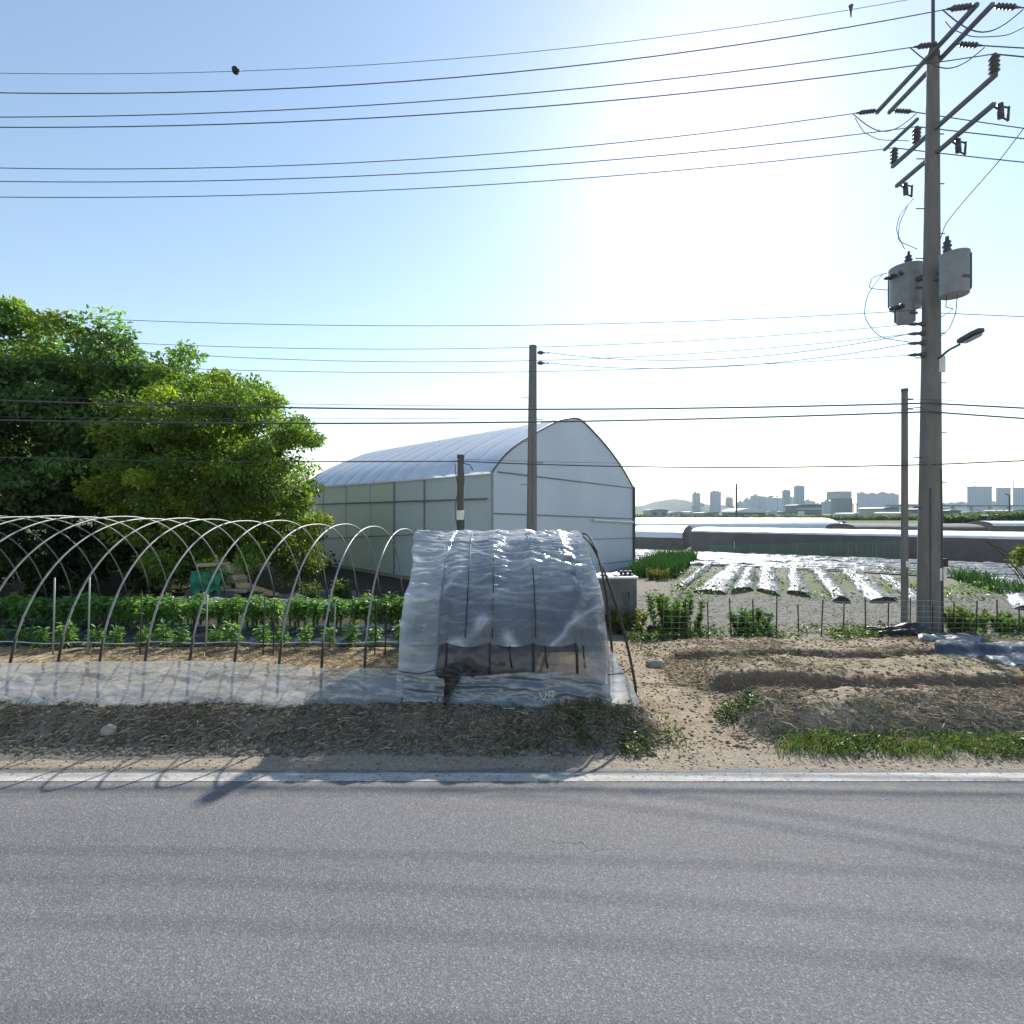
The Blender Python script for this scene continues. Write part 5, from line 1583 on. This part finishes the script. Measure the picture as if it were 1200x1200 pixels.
lump("stone", "round stone resting on the soil mound at the left", "stone", (-4.42, 5.62, gzat(-4.42, 5.62) - 0.01), (0.095, 0.07, 0.085), M['stone'], 17, 24, 0.15)
lump("flower_pot", "small black pot lying in the weeds by the path", "pot", (2.92, 10.6, 0), (0.13, 0.12, 0.17), M['black'], 19, 22, 0.15)

# discarded cabinet behind the wrapped tunnel
cb = empty("cabinet", (2.27, 11.45, 0), "old grey cabinet with a white top behind the wrapped tunnel", "cabinet")
M['cab'] = mottled("dirty_cabinet", (0.09, 0.105, 0.10), (0.20, 0.215, 0.215), 5, 0.6, 0.2, stretch=(1, 1, 0.6))
MB().box((2.27, 11.45, 0.52), (0.88, 0.62, 1.04), 0.06, 0.02).build("body", M['cab'], cb)
MB().box((2.27, 11.45, 1.065), (0.94, 0.68, 0.05), 0.06, 0.015).build("top", M['white'], cb)
MB().box((2.24, 11.12, 0.55), (0.74, 0.03, 0.78), 0.06, 0.01).build("door", M['cab'], cb)
MB().box((2.54, 11.10, 0.7), (0.03, 0.03, 0.16), 0.06, 0.008).build("handle", M['darksteel'], cb)
V = []
for a in np.linspace(0, 1, 20):
    for b in np.linspace(0, 1, 14):
        V.append((1.95 + 0.42 * a, 11.2 + 0.4 * b, 1.10 + 0.05 * float(fbm(np.array([a * 4]), np.array([b * 4]), 3, 3)[0]) + 0.02 * math.sin(a * 9)))
tag(mesh_obj("paper_sheet", V, grid_faces(20, 14), M['white'], smooth=True), "crumpled white sheet lying on the old cabinet", "sheet")
tr = empty("seed_tray", (2.53, 11.4, 1.09), "black tray with small pots on the old cabinet", "seed tray")
MB().box((2.53, 11.4, 1.11), (0.30, 0.2, 0.04), 0.06, 0.008).build("tray", M['black'], tr)
for k in range(3):
    mb = MB(); lathe(mb, (2.43 + 0.1 * k, 11.4, 1.13), (0, 0, 1), [(0, 0.03), (0.06, 0.04), (0.065, 0.03)], 10); mb.build("pot", M['darksteel'], tr)

# ------------------------------------------------------------------ net fences
def net_fence(label, a, b, h0, h1, nst, mat, hstep, vstep, r, stake_mat='hoopfoot', sh=1.0, seed=1):
    a = np.asarray(a, float); b = np.asarray(b, float); Ln = np.linalg.norm(b - a)
    o = empty("net_fence", (a[0], a[1], 0), label, "net fence")
    rs = R(seed)
    for k in range(nst):
        t = k / (nst - 1); p = a + (b - a) * t
        hh = (h0 + (h1 - h0) * t) * sh * (0.9 + 0.25 * rs.rand()); g = gzat(p[0], p[1])
        MB().tube([(p[0], p[1], g - 0.05), (p[0] + 0.02 * rs.randn(), p[1], g + hh)], 0.012, 6).build("stake", M[stake_mat], o)
    mb = MB(); n_ = max(int(Ln / 0.35), 4); ts = np.linspace(0, 1, n_)
    rows = int(max(h0, h1) / hstep)
    for j in range(rows + 1):
        f = j / rows
        pts = []
        for t in ts:
            p = a + (b - a) * t; hh = h0 + (h1 - h0) * t
            sag_ = 0.05 * abs(math.sin(t * (nst - 1) * math.pi)) * f
            pts.append((p[0], p[1] + 0.02 * math.sin(t * 40 + j), gzat(p[0], p[1]) + 0.04 + hh * f - sag_))
        mb.tube(pts, r, 4)
    nv_ = int(Ln / vstep)
    for i in range(nv_):
        t = i / nv_; p = a + (b - a) * t; hh = h0 + (h1 - h0) * t; g = gzat(p[0], p[1])
        mb.tube([(p[0], p[1], g + 0.03), (p[0] + 0.02, p[1], g + hh * 0.97)], r * 0.8, 4)
    mb.build("net", M[mat], o)
    return o


net_fence("pale net fence on thin dark stakes between the dirt ridges and grey field", (2.95, 10.0), (10.6, 10.25), 0.75, 0.62, 18, 'net_pale', 0.11, 0.16, 0.0028)
net_fence("low green net fence across the field in front of the long dark tunnel", G(832, 648.5)[:2], G(1062, 661)[:2], 0.42, 1.05, 9, 'net', 0.09, 0.22, 0.007, 'net', 1.0, 4)

# ------------------------------------------------------------------ plastic film on the fields
def qd(*pts): return [G(px, py, 0.02) for px, py in pts]


FILM = [
    ("narrow white film strip nearest the dark green crop patch", qd((793, 690), (802, 692), (838, 662), (829, 661))),
    ("wide white film bed second from the dark green crop patch", qd((812, 695), (850, 698), (874, 667), (850, 665))),
    ("white film bed with a green fringe left of the mid field", qd((855, 697), (882, 693), (886, 668), (872, 668))),
    ("tall looking white film bed in the middle of the field", qd((886, 693), (915, 700), (909, 668), (889, 667))),
    ("white film bed just right of the middle one", qd((922, 696), (952, 702), (936, 668), (922, 668))),
    ("slanting white film bed left of the thin pole by two rows", qd((976, 706), (998, 707), (967, 670), (949, 670))),
    ("broad slanting white film bed left of the thin pole", qd((1018, 707), (1052, 706), (1011, 671), (986, 672))),
    ("slanting white film bed running behind the thin pole", qd((1074, 710), (1086, 706), (1050, 681), (1028, 677))),
    ("large white film bed at the right border of the field", qd((1187, 714), (1230, 720), (1215, 686), (1158, 680))),
]
for k, (lab, q) in enumerate(FILM):
    bed("film_row", lab, "mulch film", q, M['film_white'], 0.14, 26, 90, 30 + k, 0.07, 0.01, rag=0.07)
for k in range(6):
    ya, yb = 645.5 + 2.6 * k, 663.5 + 3.0 * k
    lab = ["farthest thin white row below the long dark tunnel", "second farthest thin white row below the long dark tunnel", "third farthest thin white row below the long dark tunnel",
           "third nearest of the thin white rows above the black pipe", "second nearest of the thin white rows above the black pipe", "nearest thin white row just above the black pipe"][k]
    bed("film_strip", lab, "mulch film", qd((744, ya + 1.7), (1215, yb + 2.0), (1215, yb), (744, ya)), M['film_white'], 0.10, 220, 8, 50 + k, 0.06, 0.01, rag=0.12)
p0, p1 = G(818, 661.2, 0.05), G(1215, 682.5, 0.05)
t = np.linspace(0, 1, 60)[:, None]
pp = p0 + (p1 - p0) * t; pp[:, 1] += 0.08 * np.sin(np.linspace(0, 14, 60))
tag(MB().tube(pp, 0.05, 7).build("water_pipe", M['black'], smooth=True, origin=p0), "black water pipe lying along the white film rows", "pipe")
bed("mulch_film", "blue black mulch film bed at the right border", "mulch film", [G(1092, 781, 0.08), G(1260, 784, 0.08), G(1260, 763, 0.08), G(1098, 764, 0.08)], M['mulch'], 0.07, 80, 16, 71, 0.04)
bed("film_strip", "crumpled white film edge behind the blue black mulch bed", "mulch film", [G(1076, 765, .05), G(1150, 764, .05), G(1150, 758, .05), G(1080, 758, .05)], M['film_white'], 0.05, 60, 12, 73, 0.06, rag=0.04)
bed("film_strip", "torn white film in front of the blue black mulch bed", "mulch film", [G(1160, 793, .06), G(1260, 803, .06), G(1260, 786, .06), G(1142, 784, .06)], M['film_white'], 0.05, 60, 12, 75, 0.06, rag=0.05)


# ------------------------------------------------------------------ ground cover (uncountable)
def blades(name, pts, h, w, tone, seed, mat, lean=0.5, flat=False, tonev=0.4, label=None):
    rs = R(seed); n_ = len(pts); pts = np.asarray(pts, float)
    a = rs.rand(n_) * 6.28
    hor = np.stack([np.cos(a), np.sin(a), 0 * a], -1)
    h = h * (0.5 + rs.rand(n_)); w = w * (0.6 + 0.8 * rs.rand(n_))
    if flat:
        d = unit(hor + np.array([0, 0, 1.0]) * (0.22 * rs.randn(n_))[:, None]); d2 = unit(d + np.array([0, 0, -0.3]) + 0.25 * rs.randn(n_, 3))
    else:
        d = unit(np.array([0, 0, 1.0]) + hor * (lean * rs.rand(n_))[:, None]); d2 = unit(d + hor * (lean * (0.4 + rs.rand(n_)))[:, None])
    b_ = rs.rand(n_) * 6.28
    sd_ = unit(np.cross(d, np.stack([np.cos(b_), np.sin(b_), 0.3 + 0 * a], -1)))
    p0 = pts; p1 = pts + d * (h * 0.55)[:, None]; p2 = p1 + d2 * (h * 0.45)[:, None]
    hw = sd_ * (w / 2)[:, None]
    V = np.stack([p0 - hw, p0 + hw, p1 + hw * 0.8, p1 - hw * 0.8, p2 + hw * 0.2, p2 - hw * 0.2], 1).reshape(-1, 3)
    i = np.arange(n_)[:, None] * 6
    F = np.concatenate([i + np.array([[0, 1, 2, 3]]), i + np.array([[3, 2, 4, 5]])], 0)
    tone = np.asarray(tone, float)
    base = tone[rs.randint(len(tone), size=n_)] if tone.ndim == 2 else np.repeat(tone[None], n_, 0)
    col = base * (1 - tonev + 2 * tonev * rs.rand(n_))[:, None]
    o = mesh_obj(name, V, F, mat, colors=np.repeat(col, 6, axis=0))
    return tag(o, label, name.replace("_", " "), kind="stuff")


def scatter(n_, x0, x1, y0, y1, seed, mask=None, lift=0.0):
    rs = R(seed); x = x0 + (x1 - x0) * rs.rand(n_); y = y0 + (y1 - y0) * rs.rand(n_)
    if mask is not None:
        k = mask(x, y) > rs.rand(n_); x, y = x[k], y[k]
    return np.stack([x, y, height(x, y) + lift], -1)


DRY = [(0.38, 0.32, 0.235), (0.30, 0.255, 0.195), (0.21, 0.18, 0.145), (0.47, 0.395, 0.28), (0.17, 0.145, 0.115)]
blades("dry_stubble", scatter(26000, -8.5, 1.55, 5.34, 6.05, 1, lambda x, y: sstep(0.28, 0.6, fbm(x * 2.5, y * 3, 3, 5)) * (0.3 + 0.7 * sstep(5.4, 5.55, y))), 0.13, 0.009, DRY, 2, M['straw'], flat=True, label="dead stalks matted on the roadside soil mound left of the path")
blades("dry_stubble", scatter(30000, 2.45, 13, 5.5, 6.75, 3, lambda x, y: sstep(0.25, 0.55, fbm(x * 2.2, y * 3, 3, 9)) * sstep(2.5, 3.1, x)), 0.15, 0.010, DRY, 4, M['straw'], flat=True, label="dead stalks matted on the soil ridge right of the path")
blades("dry_stubble", scatter(46000, 2.3, 13, 6.7, 9.6, 5, lambda x, y: sstep(0.4, 0.62, fbm(x * 2.0, y * 2.6, 3, 19)) * (0.25 + 0.75 * sstep(7.15, 7.3, y) * (1 - 0.6 * sstep(8.2, 8.3, y) * (1 - sstep(8.5, 8.6, y))))), 0.12, 0.009, [(0.42, 0.345, 0.235), (0.33, 0.27, 0.185), (0.46, 0.385, 0.27), (0.24, 0.25, 0.12)], 6, M['straw'], flat=True, tonev=0.3, label="thin dry stalks over the rear soil ridges")
blades("straw", scatter(15000, -11, -1.3, 6.9, 8.7, 7, lambda x, y: sstep(0.3, 0.55, fbm(x * 2.4, y * 2.4, 3, 29))), 0.16, 0.010, [(0.46, 0.37, 0.23), (0.38, 0.30, 0.18), (0.28, 0.215, 0.14)], 8, M['straw'], flat=True, label="golden straw mulch between the curtain and the planting bed")
def clods(label, pts, size, seed, tones):
    rs = R(seed); n_ = len(pts)
    base = np.array([(1, 0, 0), (-1, 0, 0), (0, 1, 0), (0, -1, 0), (0, 0, 1), (0, 0, -1), (.6, .6, .5), (-.6, .6, .5), (.6, -.6, .5), (-.6, -.6, .5)], float)
    tri = np.array([(4, 6, 7), (4, 7, 9), (4, 9, 8), (4, 8, 6), (0, 6, 8), (2, 7, 6), (1, 9, 7), (3, 8, 9), (0, 2, 6), (2, 1, 7), (1, 3, 9), (3, 0, 8), (5, 2, 0), (5, 1, 2), (5, 3, 1), (5, 0, 3)])
    sz = size * (0.25 + rs.rand(n_) ** 2.5 * 1.5)
    V = base[None] * (0.65 + 0.6 * rs.rand(n_, 10, 1)) * sz[:, None, None] * np.array([1.1, 1.0, 0.75])
    a = rs.rand(n_) * 6.28; c_, s_ = np.cos(a)[:, None], np.sin(a)[:, None]
    V = np.stack([V[..., 0] * c_ - V[..., 1] * s_, V[..., 0] * s_ + V[..., 1] * c_, V[..., 2]], -1) + np.asarray(pts)[:, None]
    F = (tri[None] + np.arange(n_)[:, None, None] * 10).reshape(-1, 3)
    tones = np.asarray(tones); col = tones[rs.randint(len(tones), size=n_)] * (0.75 + 0.5 * rs.rand(n_))[:, None]
    o = mesh_obj("soil_clods", V.reshape(-1, 3), F, M['straw'], colors=np.repeat(col, 10, axis=0))
    return tag(o, label, "soil clods", kind="stuff")


SOIL = [(0.21, 0.175, 0.14), (0.28, 0.24, 0.19), (0.16, 0.135, 0.11)]
clods("clods and crumbs of dark soil over the left roadside mound", scatter(9000, -8.5, 1.5, 5.25, 6.1, 21), 0.022, 22, SOIL)
clods("clods and crumbs over the ridges right of the path", scatter(11000, 2.3, 13, 5.4, 9.6, 23), 0.020, 24, [(0.32, 0.26, 0.19), (0.38, 0.315, 0.235), (0.24, 0.19, 0.14)])
clods("grit and pebbles along the sandy verge and path", scatter(7000, -8, 13, 4.85, 5.6, 25), 0.010, 26, [(0.34, 0.29, 0.22), (0.22, 0.19, 0.15), (0.42, 0.39, 0.34)])
clods("pebbles and crumbs on the dirt path", scatter(2500, 1.4, 3.0, 5.4, 9.6, 27), 0.014, 28, [(0.34, 0.28, 0.20), (0.22, 0.18, 0.13)])
GRS = [(0.11, 0.18, 0.05), (0.14, 0.20, 0.06), (0.085, 0.15, 0.04), (0.27, 0.24, 0.14), (0.12, 0.19, 0.05)]
blades("grass", scatter(32000, 2.55, 13, 5.08, 5.72, 9, lambda x, y: sstep(0.20, 0.42, fbm(x * 1.3, y * 1.0, 3, 39)) * np.exp(-((y - 5.40) / 0.16) ** 2) * sstep(2.6, 3.1, x) * (0.35 + 0.65 * sstep(0.35, 0.6, fbm(x * 4, y * 4, 3, 97)))), 0.10, 0.008, GRS, 10, M['blade'], lean=0.9, label="green grass strip between the road verge and the right ridge")
blades("grass", scatter(11000, -6, 1.9, 5.25, 5.95, 11, lambda x, y: sstep(0.52, 0.72, fbm(x * 1.4, y * 1.2, 3, 49)) * (0.15 + 0.85 * sstep(-1.6, 0.3, x))), 0.11, 0.008, [(0.10, 0.135, 0.05), (0.24, 0.21, 0.13), (0.08, 0.11, 0.04), (0.18, 0.16, 0.09)], 12, M['blade'], lean=0.9, label="sparse green grass on the mound below the wrapped tunnel")


def weeds(label, seed, n_, x0, x1, y0, y1, h, ls, tone, mask=None):
    rs = R(seed)
    p = scatter(n_, x0, x1, y0, y1, seed + 1, mask)
    m = len(p)
    p[:, 2] += rs.rand(m) * h * np.minimum(1, 0.4 + fbm(p[:, 0] * 4, p[:, 1] * 4, 2, seed) * 1.2)
    a = rs.rand(m) * 6.28
    dr = unit(np.stack([np.cos(a), np.sin(a), 0.5 * rs.randn(m) + 0.2], -1))
    nm = unit(np.array([0, -0.2, 1.0]) + 0.5 * rs.randn(m, 3)); nm = unit(nm - dr * np.sum(nm * dr, 1)[:, None])
    ln = ls * (0.5 + rs.rand(m))
    V, F = leaf_mesh(p, dr, nm, ln, ln * 0.5)
    col = np.asarray(tone)[None] * (0.6 + 0.8 * rs.rand(m))[:, None]
    o = mesh_obj("weeds", V, F, M['leaf'], colors=np.repeat(col, 4, axis=0))
    return tag(o, label, "weeds", kind="stuff")


weeds("leafy weeds spilling over the mound end by the path", 61, 11000, -0.2, 1.9, 5.2, 6.1, 0.10, 0.045, (0.11, 0.14, 0.055),
      lambda x, y: np.clip(1.2 - ((x - 1.2) / 0.6) ** 2 - ((y - 5.6) / 0.42) ** 2, 0, 1) * sstep(0.42, 0.62, fbm(x * 4, y * 4, 3, 7)) + 0.15 * sstep(0.5, 0.6, fbm(x * 5, y * 5, 2, 3)))
weeds("small weed tuft at the left tip of the right ridge", 65, 420, 2.45, 2.95, 5.95, 6.35, 0.08, 0.045, (0.075, 0.12, 0.04))
weeds("low weeds scattered through the right verge grass", 67, 6500, 3.0, 13, 5.15, 5.6, 0.08, 0.05, (0.07, 0.125, 0.03), lambda x, y: sstep(0.42, 0.6, fbm(x * 1.3, y * 1.0, 3, 39)))
weeds("sparse small weeds over the rear soil ridges", 75, 3500, 2.4, 12, 6.2, 9.6, 0.06, 0.035, (0.10, 0.14, 0.05), lambda x, y: sstep(0.5, 0.66, fbm(x * 1.5, y * 2.5, 3, 89)))
weeds("low green weeds along the foot of the pale net fence", 69, 9000, 2.2, 11, 9.6, 10.7, 0.16, 0.07, (0.10, 0.15, 0.04), lambda x, y: sstep(0.42, 0.62, fbm(x * 1.2, y * 1.5, 3, 59)))
weeds("ragged green growth between the white film beds", 71, 11000, 4, 22, 14.0, 21.5, 0.22, 0.10, (0.09, 0.15, 0.04), lambda x, y: sstep(0.45, 0.62, fbm(x * 0.8, y * 0.5, 3, 69)) * 0.8)
weeds("sparse weeds around the greenhouse foot", 73, 3500, -7.5, 1.5, 11.2, 14.0, 0.22, 0.07, (0.08, 0.12, 0.035), lambda x, y: sstep(0.5, 0.66, fbm(x * 1.4, y * 1.4, 3, 79)))
blades("crop_patch", scatter(9000, 4.6, 9.5, 19.0, 26.5, 13, lambda x, y: (np.abs(x - 6.75 - 0.47 * (y - 22.5)) < 1.0) * 1.0), 0.50, 0.03, [(0.03, 0.085, 0.035), (0.045, 0.10, 0.04)], 14, M['blade'], lean=0.35, label="dark green crop patch beside the greenhouse corner")
blades("crop_patch", scatter(3500, 13, 20, 14.5, 19, 15, lambda x, y: (np.abs(x - 15.5 - 0.47 * (y - 16.5)) < 0.45) * 1.0), 0.35, 0.05, [(0.04, 0.10, 0.05), (0.06, 0.12, 0.05)], 16, M['blade'], lean=0.5, label="dark leafy crop row right of the transformer pole")
blades("dry_stubble", scatter(16000, 2.5, 16, 10.6, 15.0, 17, lambda x, y: 0.4 + 0.6 * fbm(x * 2, y * 2, 2, 5)), 0.07, 0.010, [(0.24, 0.225, 0.195), (0.15, 0.137, 0.118), (0.30, 0.28, 0.24)], 18, M['straw'], flat=True, label="short grey stubble over the bare field")


# taller weed clumps: things of their own
def weed_clump(label, c, rad, h, n_, tone, seed, cat="weed clump", name="weed_clump", ls=0.10):
    o = empty(name, (c[0], c[1], gzat(c[0], c[1])), label, cat)
    rs = R(seed); mb = MB(); g = gzat(c[0], c[1])
    P0 = []
    for k in range(26):
        a = rs.rand() * 6.28; r_ = rad * math.sqrt(rs.rand())
        b0 = np.array([c[0] + r_ * math.cos(a) * 0.7, c[1] + r_ * math.sin(a) * 0.5, g - 0.02]); hh = h * (0.55 + 0.5 * rs.rand())
        b1 = b0 + np.array([math.cos(a) * 0.12, math.sin(a) * 0.1, hh])
        mb.tube([b0, (b0 + b1) / 2 + [0.01, 0, 0.02], b1], [0.006, 0.005, 0.003], 4); P0.append((b0, b1))
    mb.build("stems", M['stem'], o)
    k_ = rs.randint(26, size=n_); f = rs.rand(n_) ** 0.75
    b0 = np.array([p[0] for p in P0])[k_]; b1 = np.array([p[1] for p in P0])[k_]
    p = b0 + (b1 - b0) * f[:, None]
    a = rs.rand(n_) * 6.28
    dr = unit(np.stack([np.cos(a), np.sin(a), 0.7 + 0.4 * rs.randn(n_)], -1))
    nm = unit(np.array([0, 0, 1.0]) + 0.5 * rs.randn(n_, 3)); nm = unit(nm - dr * np.sum(nm * dr, 1)[:, None])
    ln = ls * (0.6 + 0.8 * rs.rand(n_))
    V, F = leaf_mesh(p, dr, nm, ln, ln * 0.3)
    col = np.asarray(tone)[None] * (0.6 + 0.8 * rs.rand(n_))[:, None]
    mesh_obj("foliage", V, F, M['leaf'], o, colors=np.repeat(col, 4, axis=0))
    return o


weed_clump("tallest bright green weed clump behind the pale net, right of the cabinet", (3.35, 10.5), 0.62, 0.72, 3200, (0.095, 0.17, 0.035), 81)
weed_clump("smaller green weed clump in the middle of the pale net fence", (4.85, 10.35), 0.45, 0.46, 1700, (0.075, 0.14, 0.04), 83)
weed_clump("yellowish grass clump at the foot of the old cabinet", (2.35, 10.7), 0.5, 0.45, 1500, (0.17, 0.17, 0.06), 85)
weed_clump("yellow green leafy clump just right of the transformer pole", (9.35, 10.6), 0.5, 0.5, 1700, (0.12, 0.17, 0.035), 87)
weed_clump("bright green leafy clump at the right border behind the net stakes", (10.35, 10.4), 0.6, 0.42, 2000, (0.11, 0.18, 0.035), 89)
weed_clump("small upright weed in front of the greenhouse side wall", (-4.25, 12.9), 0.25, 0.62, 600, (0.10, 0.16, 0.04), 91)
weed_clump("short weed beside the bushy tree's shrub", (-5.1, 12.9), 0.25, 0.55, 500, (0.10, 0.15, 0.04), 93)
weed_clump("round yellow green plant in front of the dark green crop patch", (5.3, 18.6), 0.45, 0.42, 900, (0.15, 0.17, 0.04), 95)

# far hedges on the right
def hedge(label, px0, px1, Y, h, seed, n_=9000):
    x0, x1 = (px0 - 600) / 600 * Y, (px1 - 600) / 600 * Y
    rs = R(seed); x = x0 + (x1 - x0) * rs.rand(n_); y = Y + 4 * rs.rand(n_)
    z = rs.rand(n_) * h * (0.5 + 0.8 * fbm(x * 0.35, y * 0.1, 3, seed))
    dr = unit(rs.randn(n_, 3)); nm = unit(np.array([0, 0, 1.0]) + 0.6 * rs.randn(n_, 3)); nm = unit(nm - dr * np.sum(nm * dr, 1)[:, None])
    ln = 0.4 + 0.5 * rs.rand(n_)
    V, F = leaf_mesh(np.stack([x, y, z], -1), dr, nm, ln, ln * 0.6)
    col = np.array([0.10, 0.14, 0.05])[None] * (0.6 + 0.8 * rs.rand(n_))[:, None]
    tag(mesh_obj("hedge", V, F, M['leaf'], colors=np.repeat(col, 4, axis=0)), label, "hedge", kind="stuff")


hedge("green hedge before the flared towers at the right", 1098, 1230, 95, 2.0, 5)
hedge("low green scrub below the far sheds and joined blocks", 742, 1100, 150, 1.3, 7, 12000)
